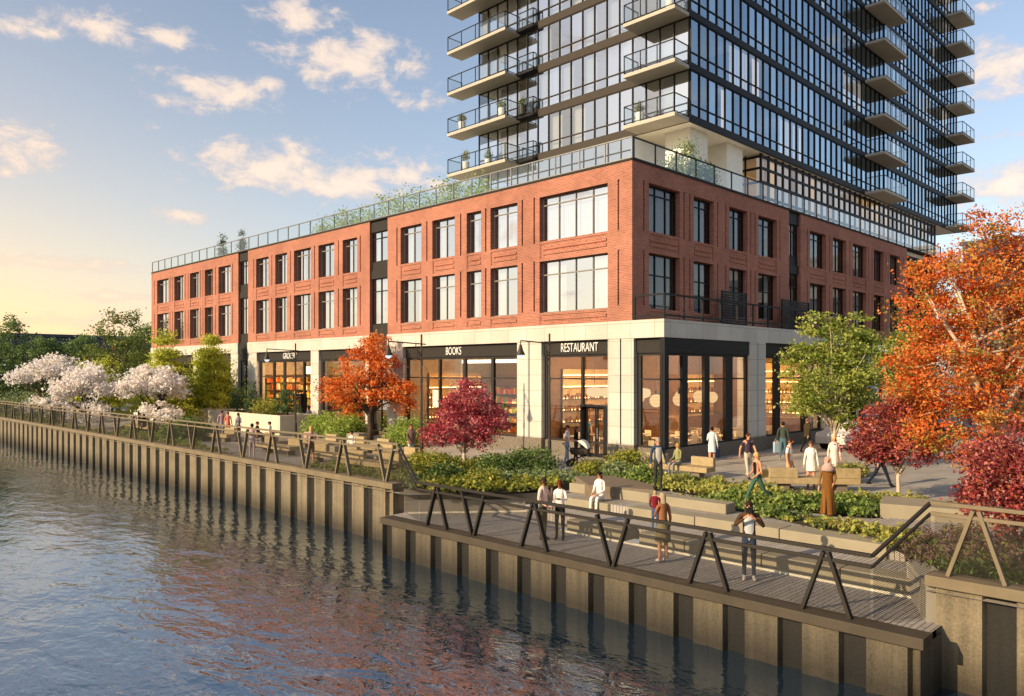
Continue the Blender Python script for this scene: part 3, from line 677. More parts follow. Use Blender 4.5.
# curtains behind some of the panes
LITC = emis('lit_curtain', (1, .78, .6), .9)
cL = MB(); cLit = MB()
for k in range(NF):
    z = ZS+FH*k
    for i in range(nL):
        if random.random() < .28:
            c = curtain_mesh(FTL, TY+.14+i*pL, TY+.06+(i+1)*pL, .35, z+.35, z+FH-.1); cL.add(c.v, c.f)
    i = 0
    while i < nR:
        if random.random() < .17:
            lit = random.random() < .45; n = random.randint(1, 4)
            for j in range(i, min(i+n, nR)):
                a = TX+.16+j*pR; b = a+pR*random.choice((.35, .6, .9))
                c = curtain_mesh(FTR, a, b, .35, z+.35, z+FH-.1); (cLit if lit else cL).add(c.v, c.f)
            i += n
        i += 1
cL.build('curtains', CURT, tw)['kind'] = 'stuff'; cLit.build('lit_curtains', LITC, tw)['kind'] = 'stuff'
# bottom storey: glazing on the left, columns and the black grid on the right
bot = MB()
for i in range(14):
    u0 = 6.75+i*(TL-6.75)/14; u1 = u0+(TL-6.75)/14; F = FTL
    F.box(bot, u0, u0+.03, 0, .1, ZT+.1, ZS-.05, 1); F.box(bot, u1-.03, u1, 0, .1, ZT+.1, ZS-.05, 1); F.box(bot, u0+.03, u1-.03, 0, .09, ZS-.85, ZS-.79, 1); F.quad(bot, u0, u1, .04, ZT+.1, ZS-.05, 0)
bot.build('base_glazing', mr_, tw)
m = MB(); m.box(TX+.1, 20.3, 6.75, 6.95, ZT, ZS-.02); m.build('terrace_wall', WHITE, tw)
for (x0, x1) in ((10.4, 12.3), (14.56, 16.5)):
    m = MB(); m.box(x0, x1, 3.52, 5.2, ZT, ZS-.021); m.build('column', WHITE, tw)
m = MB(); gx0, gx1 = 18.3, 53.2
GY = 3.15
LITW = emis('lit_room', (1, .66, .34), .5)
nG = 34
for i in range(nG+1):
    u = gx0+(gx1-gx0)*i/nG; m.box(u-.085, u+.085, GY, GY+.12, ZT, ZS-.02, 0)
for z in (18.0, 17.25, 16.35, 15.4, 14.4): m.box(gx0+.085, gx1-.085, GY+.003, GY+.117, z-.08, z+.08, 0); m.box(gx0-.06, gx0+.06, GY+.12, 6.75, z-.07, z+.07, 0)
for y in (4.3, 5.5): m.box(gx0-.055, gx0+.055, y-.05, y+.05, ZT, ZS-.02, 0)
m.poly([(gx0, GY+.06, ZT), (gx1, GY+.06, ZT), (gx1, GY+.06, ZS), (gx0, GY+.06, ZS)], 1); m.poly([(gx0, 6.75, ZT), (gx0, GY+.1, ZT), (gx0, GY+.1, ZS), (gx0, 6.75, ZS)], 1)
m.build('grid_glazing', [BLACK, GL_BRICK_R], tw)
m = MB(); m.box(gx0+.2, gx1, 6.4, 6.5, ZT, ZS-.1, 0)
u = gx0+.3
while u < gx1-1:
    wd = random.choice((.5, .7, .9, 1.0)); m.box(u, u+wd, GY+.5, GY+.53, ZT, ZS-.15, random.choice((1, 1, 2, 2))); u += wd+random.choice((.05, .1, .6, 1.0))
m.build('amenity_room', [emis('lit_amenity', (1, .52, .18), .45), emis('lit_screen_warm', (1, .6, .26), .8), emis('lit_screen_pale', (.95, .74, .6), .55)], tw)
# balconies
BAL_S = plain('balcony_concrete', (.42, .385, .325), .9, var=.08, scale=1, spec=.05)
def balcony(x0, x1, y0, y1, z, closed, mat=None, th=.2):
    """slab x0..x1, y0..y1; closed lists sides with railings among 'x0','x1','y0','y1'"""
    s = MB(); s.box(x0, x1, y0, y1, z, z+th); o = s.build('balcony', mat or BAL_S, tw)
    r = MB(); g = MB(); zt = z+th; h = 1.08
    segs = {'x0': ((x0+.05, y0+.05), (x0+.05, y1-.05)), 'x1': ((x1-.05, y0+.05), (x1-.05, y1-.05)), 'y0': ((x0+.05, y0+.05), (x1-.05, y0+.05)), 'y1': ((x0+.05, y1-.05), (x1-.05, y1-.05))}
    for c in closed:
        (ax, ay), (bx, by) = segs[c]; ln = math.hypot(bx-ax, by-ay); n = max(1, round(ln/1.35))
        for i in range(n+1):
            px, py = ax+(bx-ax)*i/n, ay+(by-ay)*i/n
            r.box(px-.022, px+.022, py-.022, py+.022, zt, zt+h)
        r.bar((ax, ay, zt+h), (bx, by, zt+h), .05, .05); r.bar((ax, ay, zt+.08), (bx, by, zt+.08), .04, .04)
        g.poly([(ax, ay, zt+.1), (bx, by, zt+.1), (bx, by, zt+h), (ax, ay, zt+h)])
    r.build('railing', BLACK, o); g.build('pane', GL_RAIL, o)
for k in range(NF):
    z = ZS+FH*k-.06
    balcony(TX-1.5, TX-.05, 16.2, 22.2, z, ('x0', 'y0', 'y1'))
    balcony(TX-1.5, TX-.05, TY+.02, 6.43, z, ('x0', 'y0', 'y1'))
    balcony(TX-.45, TX-.05, 14.6, 16.18, z+.1, ('x0', 'y0'), BLACK, .12)
    balcony(34.8, 39.9, TY-1.55, TY-.05, z, ('y0', 'x0', 'x1'))
    balcony(55.2, 59.15, TY-1.6, TY-.05, z, ('y0', 'x0', 'x1'))
# dark window wall behind the left balconies' head (a recess of the facade)
# ================================================================ INTERIORS SEEN THROUGH THE SHOP GLASS
def ribbed_lamp(name, col, st):
    m, nt, out = newmat(name); e = N(nt, 'ShaderNodeEmission'); e.inputs[0].default_value = tuple(col)+(1,)
    g = N(nt, 'ShaderNodeNewGeometry'); w = N(nt, 'ShaderNodeTexWave'); w.bands_direction = 'Z'; w.inputs['Scale'].default_value = 5; L(nt, g.outputs['Position'], w.inputs['Vector'])
    mr = N(nt, 'ShaderNodeMapRange'); mr.inputs[3].default_value = st*.45; mr.inputs[4].default_value = st*1.25; L(nt, w.outputs['Fac'], mr.inputs[0]); L(nt, mr.outputs[0], e.inputs[1]); L(nt, e.outputs[0], out.inputs[0]); return m
GLOBE = ribbed_lamp('lamp_globe_light', (1, .6, .26), .95)
BARL = emis('backlit_bar', (1, .55, .2), 7.0); PANELW = plain('amber_panel', (.62, .42, .2), .6)
def pendant(x, y, z, r, label, group='globe pendant lamps in the restaurant'):
    t = thing('pendant_lamp', label, 'lamp', (x, y, z), group, rz=None)
    m = MB(); m.ball((x, y, z), r, n=16); m.build('globe', GLOBE, t, smooth=True)
    m = MB(); m.tube([(x, y, z+r), (x, y, 5.3)], .012, 6); m.tube([(x, y, z+r-.02), (x, y, z+r+.16)], .05, 8); m.build('stem', BLACK, t)
for i, (x, y, r) in enumerate([(1.0, -.6, .3), (1.3, .55, .26), (2.7, -.7, .29), (5.0, -.4, .31), (7.2, .2, .29), (6.9, 2.0, .2)]):
    pendant(x, y, 2.75+.1*(i % 2), r, ['lit globe pendant nearest the glazed restaurant corner', 'lit globe pendant just inside the left glass of the restaurant corner', 'lit globe pendant behind the first right-hand corner pane', 'large lit globe pendant in the middle of the restaurant windows', 'lit globe pendant behind the last restaurant pane before the stone pier', 'smaller lit globe pendant deep in the restaurant'][i])
for i, y in enumerate((4.9, 4.0, 2.75, 1.9)):
    t = thing('pendant_lamp', ['wide white drum pendant at the left edge of the restaurant window', 'wide white drum pendant second in the restaurant window', 'wide white drum pendant above the restaurant door', 'wide white drum pendant right of the restaurant door frame'][i], 'lamp', (3.4, y, 2.9), 'drum pendants over the bar', rz=None)
    m = MB(); m.lathe((3.4, y, 2.75), [(.12, -.02), (.4, .08), (.46, .26), (.4, .44), (.12, .5)], 18); m.build('shade', emis('drum_light', (1, .68, .36), .75), t, smooth=True)
    m = MB(); m.tube([(3.4, y, 3.2), (3.4, y, 5.3)], .012, 6); m.build('stem', BLACK, t)
def back_bar(label, F, u0, u1, w, z0, z1):
    t = thing('back_bar', label, 'bar shelf', (F.off+w, u0, 0) if F.side == 'L' else (u0, F.off+w, 0), rz=None)
    m = MB(); F.box(m, u0, u1, w, w+.05, z0, z1); m.build('panel', PANELW, t)
    s = MB(); F.box(s, u0-.1, u1+.1, w-.4, w+.05, .06, z0); s.build('counter', OAK, t)
    bt = MB()
    for z in np.arange(z0+.25, z1-.1, .62):
        q = MB(); F.box(q, u0, u1, w-.2, w-.001, z, z+.03); q.build('shelf', OAK, t)
        q = MB(); F.box(q, u0, u1, w-.04, w-.002, z+.031, z+.07); q.build('light_strip', BARL, t)
        if z > z0+1.6: continue
        u = u0+.1
        while u < u1-.1:
            h = random.uniform(.16, .32); r = random.uniform(.03, .05)
            F.box(bt, u-r, u+r, w-.14, w-.06, z+.031, z+.03+h); u += random.uniform(.1, .3)
    bt.build('bottles', plain('bottle_glass', (.35, .16, .05), .3), t)['kind'] = 'stuff'
FI = Face('L', 0); FJ = Face('R', 0)
back_bar('backlit amber bar shelf seen through the window left of the restaurant door', FJ, 2.6, 6.9, 6.4, 1.1, 4.2)
back_bar('backlit amber bar shelf seen through the right-hand corner windows', FJ, 8.4, 16.2, 5.4, 1.3, 3.9)
back_bar('backlit amber shelf seen behind the last bookshop pane', FJ, 2.4, 6.8, 17.4, .9, 4.0)
back_bar('backlit amber shelf by the dark entrance behind the green tree', FI, -.6, 3.4, 16.3, 1.3, 4.6)
def fill_light(loc, e):  # unseen point lights added to brighten the restaurant and shop rooms
    l = bpy.data.lights.new('room_fill_light', 'POINT'); l.energy = e; l.color = (1, .62, .3); l.shadow_soft_size = .3
    o = bpy.data.objects.new('room_fill_light', l); COL.objects.link(o); o.location = loc
for lc, e in (((2.7, -.2, 3.5), 260), ((5.6, .6, 3.5), 260), ((3.4, 3.6, 3.9), 330), ((10.5, 1, 3.6), 300), ((14, 2, 3.6), 240), ((2.8, 9.5, 4), 200), ((2.8, 14.2, 4), 220), ((2.2, 30, 4), 380), ((2.2, 33.6, 4), 300), ((2.5, 23.5, 4), 220)): fill_light(lc, e)
# shelves with goods
def goods(label, y0, y1, x, cols):
    t = thing('shelf_unit', label, 'shelves', (x, y0, 0), rz=None)
    m = MB(); m.box(x, x+.5, y0, y1, .06, .2); m.box(x+.45, x+.5, y0, y1, .2, 3.2)
    for z in (.8, 1.4, 2.0, 2.6, 3.2): m.box(x, x+.45, y0, y1, z, z+.04)
    m.build('rack', OAK, t)
    g = MB(); mats = [plain('goods_%d' % i, c, .6) for i, c in enumerate(cols)]
    for z in (.2, .84, 1.44, 2.04, 2.64):
        y = y0+.05
        while y < y1-.3:
            w = random.uniform(.08, .3); g.box(x+.05, x+.35, y, y+w, z+.001, z+random.uniform(.22, .5), random.randrange(len(mats))); y += w+.01
    g.build('goods', mats, t)['kind'] = 'stuff'
goods('grocery shelf packed with coloured goods behind the lit shop window', 27.8, 35.2, 3.4, ['#c8602a', '#d8b040', '#7a8a3a', '#b03a2a', '#e0d0b0', '#6a4a30'])
def goods_x(label, x0, x1, y, cols):
    t = thing('shelf_unit', label, 'shelves', (x0, y, 0), rz=None)
    m = MB(); m.box(x0, x1, y, y+.5, .06, .2); m.box(x0, x1, y+.45, y+.5, .2, 3.8)
    for z in (.8, 1.4, 2.0, 2.6, 3.2, 3.8): m.box(x0, x1, y, y+.45, z, z+.04)
    m.build('rack', OAK, t)
    g = MB(); mats = [plain('produce_%d' % i, c, .6) for i, c in enumerate(cols)]
    for z in (.2, .84, 1.44, 2.04, 2.64, 3.24):
        x = x0+.05
        while x < x1-.3:
            w = random.uniform(.08, .35); g.box(x, x+w, y+.05, y+.35, z+.001, z+random.uniform(.2, .52), random.randrange(len(mats))); x += w+.01
    g.build('goods', mats, t)['kind'] = 'stuff'
goods_x('tall grocery shelves of orange and green goods along the far shop wall', .9, 7.4, 35.7, ['#d8702a', '#e0b040', '#8a9a3a', '#b8402a', '#e8d8b0', '#7a5030', '#c89060'])
goods_x('shelves of goods inside the shop behind the orange maple', .9, 7.4, 26.2, ['#9a6a40', '#c8a060', '#6a5a3a', '#a05030', '#d8c8a0'])
goods('tall bookcase full of books behind the bookshop window', 10.5, 16.6, 6.6, ['#8a6a48', '#b09878', '#6a3a30', '#40505a', '#c8b898'])
m = MB(); m.box(3.9, 4.1, 28, 35, 3.9, 4.5); tag(m.build('shop_light', emis('grocery_light', (1, .7, .36), 3.0), origin=(3.9, 28, 3.9)), 'long warm strip light hanging inside the grocery shop', 'light')
m = MB(); m.box(3.9, 4.1, 8, 16, 4.6, 4.8); tag(m.build('shop_light', emis('book_light', (1, .82, .6), 2.2), origin=(3.9, 8, 4.6)), 'long strip light hanging inside the bookshop', 'light')
m = MB(); m.box(3.9, 4.1, 21, 26, 4.6, 4.8); tag(m.build('shop_light', emis('book_light', (1, .8, .6), 1.5), origin=(3.9, 21, 4.6)), 'strip light inside the shop behind the orange maple', 'light')
m = MB(); m.ball((2.6, 14.6, 3.0), .3, n=14); m.tube([(2.6, 14.6, 3.3), (2.6, 14.6, 5.3)], .012, 6)
tag(m.build('pendant_lamp', emis('book_globe', (1, .75, .4), .9), smooth=True, origin=(2.6, 14.6, 3)), 'lit globe lamp hanging in the left bookshop window', 'lamp')
m = MB(); m.box(.5, .56, 13.95, 14.75, 2.0, 3.0); tag(m.build('poster', plain('poster_white', (.8, .79, .75), .6), origin=(.5, 14, 2)), 'white blank poster board standing in the bookshop window', 'poster')
TBL = plain('table_top', (.6, .5, .34), .5); CHR = plain('chair_wood', (.5, .4, .26), .6)
def table0():
    t = thing('dining_table', '', 'table', (0, 0, 0), 'dining tables in the restaurant')
    m = MB(); m.box(-.4, .4, -.4, .4, .72, .76); m.build('table_top', TBL, t)
    m = MB(); m.tube([(0, 0, .02), (0, 0, .72)], .04, 8); m.lathe((0, 0, 0), [(.25, 0), (.22, .03), (.05, .05)], 12); m.build('leg', BLACK, t)
    return t
def chair0():
    t = thing('dining_chair', '', 'chair', (0, 0, 0), 'dining chairs in the restaurant')
    m = MB(); m.box(-.2, .2, -.2, .2, .43, .47); m.build('seat', CHR, t)
    m = MB(); m.box(-.2, .2, .17, .2, .55, .9); m.build('backrest', CHR, t)
    for a in (-1, 1):
        for b in (-1, 1): q = MB(); q.box(a*.18-.02, a*.18+.02, b*.18-.02, b*.18+.02, 0, .43 if b < 0 else .55); q.build('leg', CHR, t)
    return t
TB0 = table0(); CH0 = chair0(); first = True
for i, (x, y) in enumerate([(1.5, -.5), (1.6, 1.0), (3.4, -.6), (5.2, -.5), (7.2, -.4), (3.3, .9), (5.3, 1.3), (9.6, -.3)]):
    nm = ['table at the very corner of the restaurant glass', 'table inside the left glass of the restaurant corner', 'table behind the first right-hand restaurant pane', 'table behind the second right-hand restaurant pane', 'table behind the third right-hand restaurant pane', 'table in the second row from the restaurant glass', 'table in the second row towards the bar', 'table beside the stone pier of the restaurant'][i]
    lab = 'square wooden '+nm
    if first: o = TB0; o.location = (x, y, .06); o['label'] = lab
    else: dup(TB0, (x, y, .06), 0, lab)
    for j in range(2):
        sx = -1 if j else 1; lc = '%s chair of the %s' % ('near' if j else 'inner', nm)
        if first and j == 0: c = CH0; c.location = (x+sx*.6, y, .06); c.rotation_euler = (0, 0, -sx*PI/2); c['label'] = lc
        else: dup(CH0, (x+sx*.6, y, .06), -sx*PI/2, lc)
    first = False
for i, (x, y) in enumerate([(1.5, 2.6), (3.2, 2.5), (5.0, 3.2), (7.0, 1.6), (9.2, 1.6), (10.6, 3.0), (12.4, -.2), (12.2, 1.8), (14.6, .4), (3.0, 4.9), (1.6, 4.6)]):
    lab = 'wooden dining table in the back rows of the restaurant'
    dup(TB0, (x, y, .06), 0, lab, 'back row tables of the restaurant')
    for sx in (-1, 1): dup(CH0, (x+sx*.6, y, .06), -sx*PI/2, 'chair at a table in the back rows of the restaurant', 'back row chairs of the restaurant')
# ================================================================ VEGETATION
def leaf_mesh(name, C, size, mats, ids, parent=None, up=.1, asp=.6, origin=(0, 0, 0)):
    """many small folded leaves, one quad each"""
    n = len(C); nr = rng.normal(size=(n, 3)); nr[:, 2] = np.abs(nr[:, 2])+up; nr /= np.linalg.norm(nr, axis=1)[:, None]
    a = rng.normal(size=(n, 3)); t = np.cross(nr, a); t /= np.linalg.norm(t, axis=1)[:, None]; b = np.cross(nr, t)
    s = (size*rng.uniform(.65, 1.35, n))[:, None]
    V = np.empty((n, 4, 3)); V[:, 0] = C-t*s*.5; V[:, 1] = C+b*s*asp*.5+nr*s*.1; V[:, 2] = C+t*s*.5-nr*s*.05; V[:, 3] = C-b*s*asp*.5+nr*s*.1
    V -= np.array(origin)
    me = bpy.data.meshes.new(name); me.vertices.add(4*n); me.vertices.foreach_set('co', V.ravel())
    me.loops.add(4*n); me.loops.foreach_set('vertex_index', np.arange(4*n, dtype=np.int32))
    me.polygons.add(n); me.polygons.foreach_set('loop_start', np.arange(0, 4*n, 4, dtype=np.int32)); 
    for m in mats: me.materials.append(m)
    me.polygons.foreach_set('material_index', np.asarray(ids, dtype=np.int32)); me.update(); me.validate()
    o = bpy.data.objects.new(name, me); COL.objects.link(o)
    if parent is not None: o.parent = parent
    else: o.location = origin
    return o
def clumps(blobs, ncl, nleaf, crad, flat=.6, shell=.45):
    """cluster centres in ellipsoids, leaves scattered round each"""
    vols = np.array([b[3]*b[4]*b[5] for b in blobs])**.75; pick = rng.choice(len(blobs), ncl, p=vols/vols.sum())
    d = rng.normal(size=(ncl, 3)); d /= np.linalg.norm(d, axis=1)[:, None]
    r = (shell+(1-shell)*rng.uniform(0, 1, ncl)**.7)[:, None]
    B = np.array(blobs)[pick]; P = B[:, :3]+d*r*B[:, 3:6]
    k = rng.poisson(nleaf, ncl)+1; idx = np.repeat(np.arange(ncl), k)
    rad = crad*rng.uniform(.6, 1.4, ncl)
    off = rng.normal(size=(len(idx), 3))*rad[idx][:, None]*np.array([1, 1, flat])
    return P, P[idx]+off, idx
TONES = {}
def tones(nm, cols, tr=.35):
    if nm not in TONES: TONES[nm] = [leafmat('%s_leaf_%d' % (nm, i), c, tr) for i, c in enumerate(cols)]
    return TONES[nm]
BARK = plain('grey_brown_bark', (.16, .12, .085), .9, var=.3, scale=8, bump=.4); BARKL = plain('pale_bark', (.5, .42, .32), .85, var=.2, scale=7, bump=.3); BARKD = plain('dark_bark', (.06, .045, .035), .9, var=.3, scale=8, bump=.3)
def tree(name, label, cat, loc, blobs, tn, ncl, nleaf, size, crad, tr=.12, bark=BARK, group=None, limbs=9, fork=None, flat=.6, shell=.4, up=.1, lean=(0, 0), w=None, asp=.6):
    """blobs relative to loc"""
    loc = Vector(loc); t = thing(name, label, cat, loc, group)
    P, C, idx = clumps(blobs, ncl, nleaf, crad, flat, shell)
    keep = C[:, 2] > .15; C = C[keep]; idx = idx[keep]
    mats = TONES[tn]; nt_ = len(mats); pw = np.array(w or [1]*nt_, float); pw /= pw.sum()
    ct = rng.choice(nt_, ncl, p=pw); ids = ct[idx]; sw = rng.uniform(size=len(ids)) < .35; ids[sw] = rng.choice(nt_, sw.sum(), p=pw)
    leaf_mesh('crown', C, size, mats, ids, t, up, asp)
    top = max(b[2]+b[5]*.6 for b in blobs); low = min(b[2]-b[5] for b in blobs); fork = fork or max(low+.1, .4)
    m = MB(); cx = np.mean([b[0] for b in blobs]); cy = np.mean([b[1] for b in blobs])
    f = Vector((lean[0], lean[1], fork))
    m.tube([(0, 0, -.05), (f.x*.3+tr*.2, f.y*.3-tr*.15, fork*.4), (f.x*.8-tr*.1, f.y*.8, fork*.75), f], [tr*1.35, tr*1.02, tr*.95, tr*.9], 9)
    sel = rng.choice(len(P), min(limbs, len(P)), replace=False)
    for i in sel:
        q = Vector(P[i]); mid = f.lerp(q, .5)+Vector((0, 0, .12*(q-f).length)); s0 = f-Vector((0, 0, rng.uniform(0, .25)*fork))
        m.tube([s0, f.lerp(mid, .5)+Vector(rng.normal(size=3)*.04), mid, q.lerp(mid, .1)], [tr*.62, tr*.42, tr*.28, tr*.08], 6)
        if limbs > 6:
            for j in range(2):
                e = Vector(P[rng.integers(len(P))]); 
                if (e-mid).length < (q-f).length: m.tube([mid, mid.lerp(e, .5)+Vector((0, 0, .05)), e], [tr*.25, tr*.15, tr*.05], 5)
    m.build('trunk', bark, t, smooth=True)
    return t
tones('orange', ['#e8863e', '#f09850', '#d66c2c', '#f2b06c', '#bc5826'], .45)
tones('orange_near', ['#e47634', '#ec8a44', '#cc5c28', '#f0a058', '#d87e44', '#b44e24', '#d4a858', '#98964a'], .45)
tones('crimson', ['#b84e58', '#c8626a', '#9c3c46', '#d88688', '#84323c'], .35)
tones('maroon', ['#a84a4c', '#b85c58', '#8c3a3c', '#cc827a', '#6e2c30', '#b0683c'], .35)
tones('green', ['#98a24a', '#a8b058', '#808e3c', '#b6ba68', '#667a34'], .42)
tones('lime', ['#c8cc50', '#bcc044', '#d0d468', '#a8b044', '#8c983c'], .5)
tones('blossom', ['#f4f0ec', '#f8f6f2', '#eee4dc', '#f0e8e2'], .45)
tones('dark', ['#748850', '#68804a', '#849658', '#566a42'], .4)
tones('mixed', ['#74843e', '#647438', '#84904a', '#6c7c3e', '#c87c48'], .4)
tones('bamboo', ['#94a84c', '#a4b85c', '#7c9840', '#b4c26c'], .45)
tones('shrub', ['#50683a', '#60783e', '#42582e', '#748a4c', '#8a9c58'], .35)
tones('shrub_y', ['#989a3c', '#a8a848', '#7e842e', '#b8b25c', '#667032'], .4)
tones('sage', ['#8e9c6e', '#a0ac80', '#7a885c', '#70804e'], .35)
tones('purple', ['#84686c', '#927672', '#74784a', '#948a58', '#6a5450'], .35)
tones('cover', ['#a8aa4e', '#b4b45c', '#8e984a', '#beba6c', '#6a7a40', '#9a8a50'], .42)
tones('cover_g', ['#7c9448', '#8a9e50', '#667e3e', '#9aa85a', '#566a38'], .4)
tones('grassy', ['#98a050', '#a8aa60', '#828a46', '#b4b072'], .4)
tones('conif', ['#465c38', '#506842', '#3a4e2e', '#5c7444'], .2)
def sc(px, D, z): return at(px, D, z)
# crowns are given in metres round the trunk: a = along the picture to the right, d = deeper
def RB(lst):
    """(right, deeper, up, r_right, r_deep, r_up) -> world blobs"""
    return [(S5*(r+d), S5*(d-r), z, (rr+rd)/2, (rr+rd)/2, rz) for (r, d, z, rr, rd, rz) in lst]
tree('crimson_maple', 'round crimson maple in the raised bed in front of the bookshop', 'tree', G(464, 470, .1),
     RB([(0, 0, 1.85, 1.4, 1.4, .8), (.15, 0, 2.7, 1.05, 1.05, .85), (.2, 0, 3.3, .55, .55, .45), (-1.15, 0, 1.4, .65, .7, .45), (1.35, 0, 2.0, .6, .65, .5), (.6, 0, 1.25, .8, .8, .4)]), 'crimson', 330, 34, .105, .15, tr=.07, bark=BARKL, limbs=14, fork=.75)
tree('orange_maple', 'orange autumn maple standing between the grocery and the bookshop', 'tree', G(370, 440),
     RB([(-.3, 0, 4.4, 1.7, 1.7, 1.3), (.2, 0, 5.5, 1.1, 1.1, .9), (-1.9, 0, 3.0, 1.3, 1.3, .9), (1.6, 0, 3.0, 1.3, 1.3, .8), (-1.2, 0, 2.2, .9, .9, .8), (.6, 0, 3.0, 1.2, 1.3, 1.0), (1.9, 0, 2.0, .8, .8, .6), (.9, 0, 4.6, 1.0, 1.0, 1)]), 'orange', 330, 34, .145, .19, tr=.16, bark=BARKD, limbs=16, fork=1.7)
tree('green_tree', 'slender green tree in the round planter beside the podium corner', 'tree', G(834, 472),
     RB([(-.1, 0, 3.6, 1.7, 1.7, 1.3), (.5, 0, 5.0, 1.35, 1.3, 1.2), (-.5, 0, 5.9, .75, .75, .8), (1.2, 0, 3.4, .9, .9, .9), (-1.3, 0, 4.4, .8, .8, .8), (-1.0, 0, 2.8, .9, .9, .7), (1.0, 0, 5.6, .7, .7, .9), (.3, 0, 2.3, .8, .8, .6)]), 'green', 430, 36, .13, .17, tr=.1, bark=BARKL, limbs=18, fork=1.8, flat=.45)
tree('green_tree', 'green tree half hidden behind the big orange maple, against the brick wall', 'tree', at(897, 44), RB([(0, 0, 4.5, 1.6, 1.6, 1.7), (.9, 0, 3.2, 1.6, 1.6, 1.4), (.2, 0, 5.8, .8, .8, .7)]), 'green', 200, 36, .16, .28, tr=.12, limbs=9, fork=2)
tree('crimson_tree', 'small crimson tree with pale forked trunk in the bed by the right-hand path', 'tree', G(898, 501, .05),
     RB([(0, 0, 1.75, 1.3, 1.3, .6), (-.9, 0, 1.75, .75, .8, .5), (.2, 0, 2.6, 1.1, 1.1, .7), (.1, .2, 3.2, .6, .6, .45), (.9, .1, 1.9, .8, .8, .6), (-.4, 0, 2.4, .8, .8, .55), (-1.3, 0, 1.5, .35, .4, .25)]), 'maroon', 290, 38, .1, .135, tr=.055, bark=BARKL, limbs=16, fork=.9)
tree('orange_maple', 'large bright orange maple filling the right edge, tallest of the trees', 'tree', at(1012, 22.5),
     RB([(-.2, .4, 5.3, 2.0, 1.9, 1.6), (-1.9, 0, 4.1, 1.5, 1.4, 1.2), (.9, .3, 6.7, 1.5, 1.4, 1.5), (-.6, .2, 7.6, .9, .9, .8), (1.5, .3, 4.6, 1.8, 1.7, 1.7), (-1.7, 0, 2.5, 1.5, 1.4, .9), (-.2, 0, 3.4, 1.5, 1.4, 1.1), (2.2, .2, 6.6, 1.4, 1.3, 1.6), (-1.0, -.2, 1.6, .9, .9, .5), (-2.6, 0, 5.0, .7, .7, .5), (-3.0, 0, 3.6, .7, .7, .5), (1.4, 0, 8.1, .9, .9, .8), (.2, 0, 8.3, .7, .7, .6), (-2.2, 0, 6.9, .8, .8, .65), (-2.5, .1, 5.8, .95, .9, .75), (-1.2, .1, 7.0, .9, .9, .8), (-3.1, 0, 4.3, .6, .6, .4), (-.9, .1, 8.4, .5, .5, .45), (-1.5, .2, 5.9, .8, .8, .8)]), 'orange_near', 1200, 52, .092, .18, tr=.22, bark=BARKL, limbs=26, fork=2.1, lean=(-.3, .3))
tree('purple_maple', 'low maroon maple behind the right-hand mesh fence', 'tree', at(1015, 17.2, .02),
     RB([(0, 0, 1.6, 1.15, 1.1, .8), (-.55, 0, 2.0, .7, .7, .6), (.6, 0, 2.4, 1.0, 1.0, .8), (-.4, 0, 1.15, .85, .85, .55), (.9, 0, 1.2, 1.0, 1.0, .7), (1.5, .2, 2.0, 1.0, 1.0, .8)]), 'maroon', 420, 46, .085, .16, tr=.07, bark=BARKD, limbs=12, fork=.7)
for i, (px, py, D, w_, z0, z1) in enumerate([(163, 428, 57, 2.9, .6, 6.5), (212, 424, 60, 2.4, .8, 6.0)]):
    bl = []
    for k in range(6):
        f = k/5; bl.append((0, 0, z0+.4+(z1-z0-.5)*f, w_*(1-.8*f)+.1, w_*(1-.8*f)+.1, .6)); bl.append((rng.uniform(-.5, .5), rng.uniform(-.5, .5), z0+.8+(z1-z0-.9)*f, w_*(1-.8*f)*.8+.1, w_*(1-.8*f)*.8+.1, .5))
    tree('larch_tree', ['yellow-green feathery conical tree behind the rightmost white blossom tree', 'yellow-green conical tree rising from the cream planter near the dark bay'][i], 'tree', at(px, D, .6 if i else 0), RB(bl), 'lime', 520, 40, .18, .3, tr=.1, limbs=14, fork=1.0, flat=.4, shell=.1, w=[2, 2, 2, 1, 1])
for i, (px, D, ww, zc) in enumerate([(54, 62, 3.1, 4.0), (88, 54, 2.4, 3.2), (158, 53, 2.4, 3.15)]):
    tree('blossom_tree', ['white blossom tree at the far left, behind the reeds', 'white blossom tree in the middle of the three, hanging over the fence', 'white blossom tree nearest the brick building'][i], 'tree', at(px, D),
         RB([(lambda a, q: (math.cos(a)*ww*q, math.sin(a)*ww*.6*q, zc+(1-q*q)*1.1-.4+rng.uniform(-.7, .5), ww*rng.uniform(.2, .42), ww*.35, rng.uniform(.3, .6)))(rng.uniform(0, 6.28), rng.uniform(.2, 1)) for _ in range(18)]+[(rng.uniform(-.6, .6)*ww, rng.uniform(-.6, .6)*ww, rng.uniform(.9, 1.6), ww*.28, ww*.28, .45) for _ in range(7)]+[(0, 0, zc+.2, ww*.75, ww*.75, 1.0)]), 'blossom', 290, 30, .16, .2, tr=.12, bark=BARKD, limbs=16, fork=1.0, asp=.9)
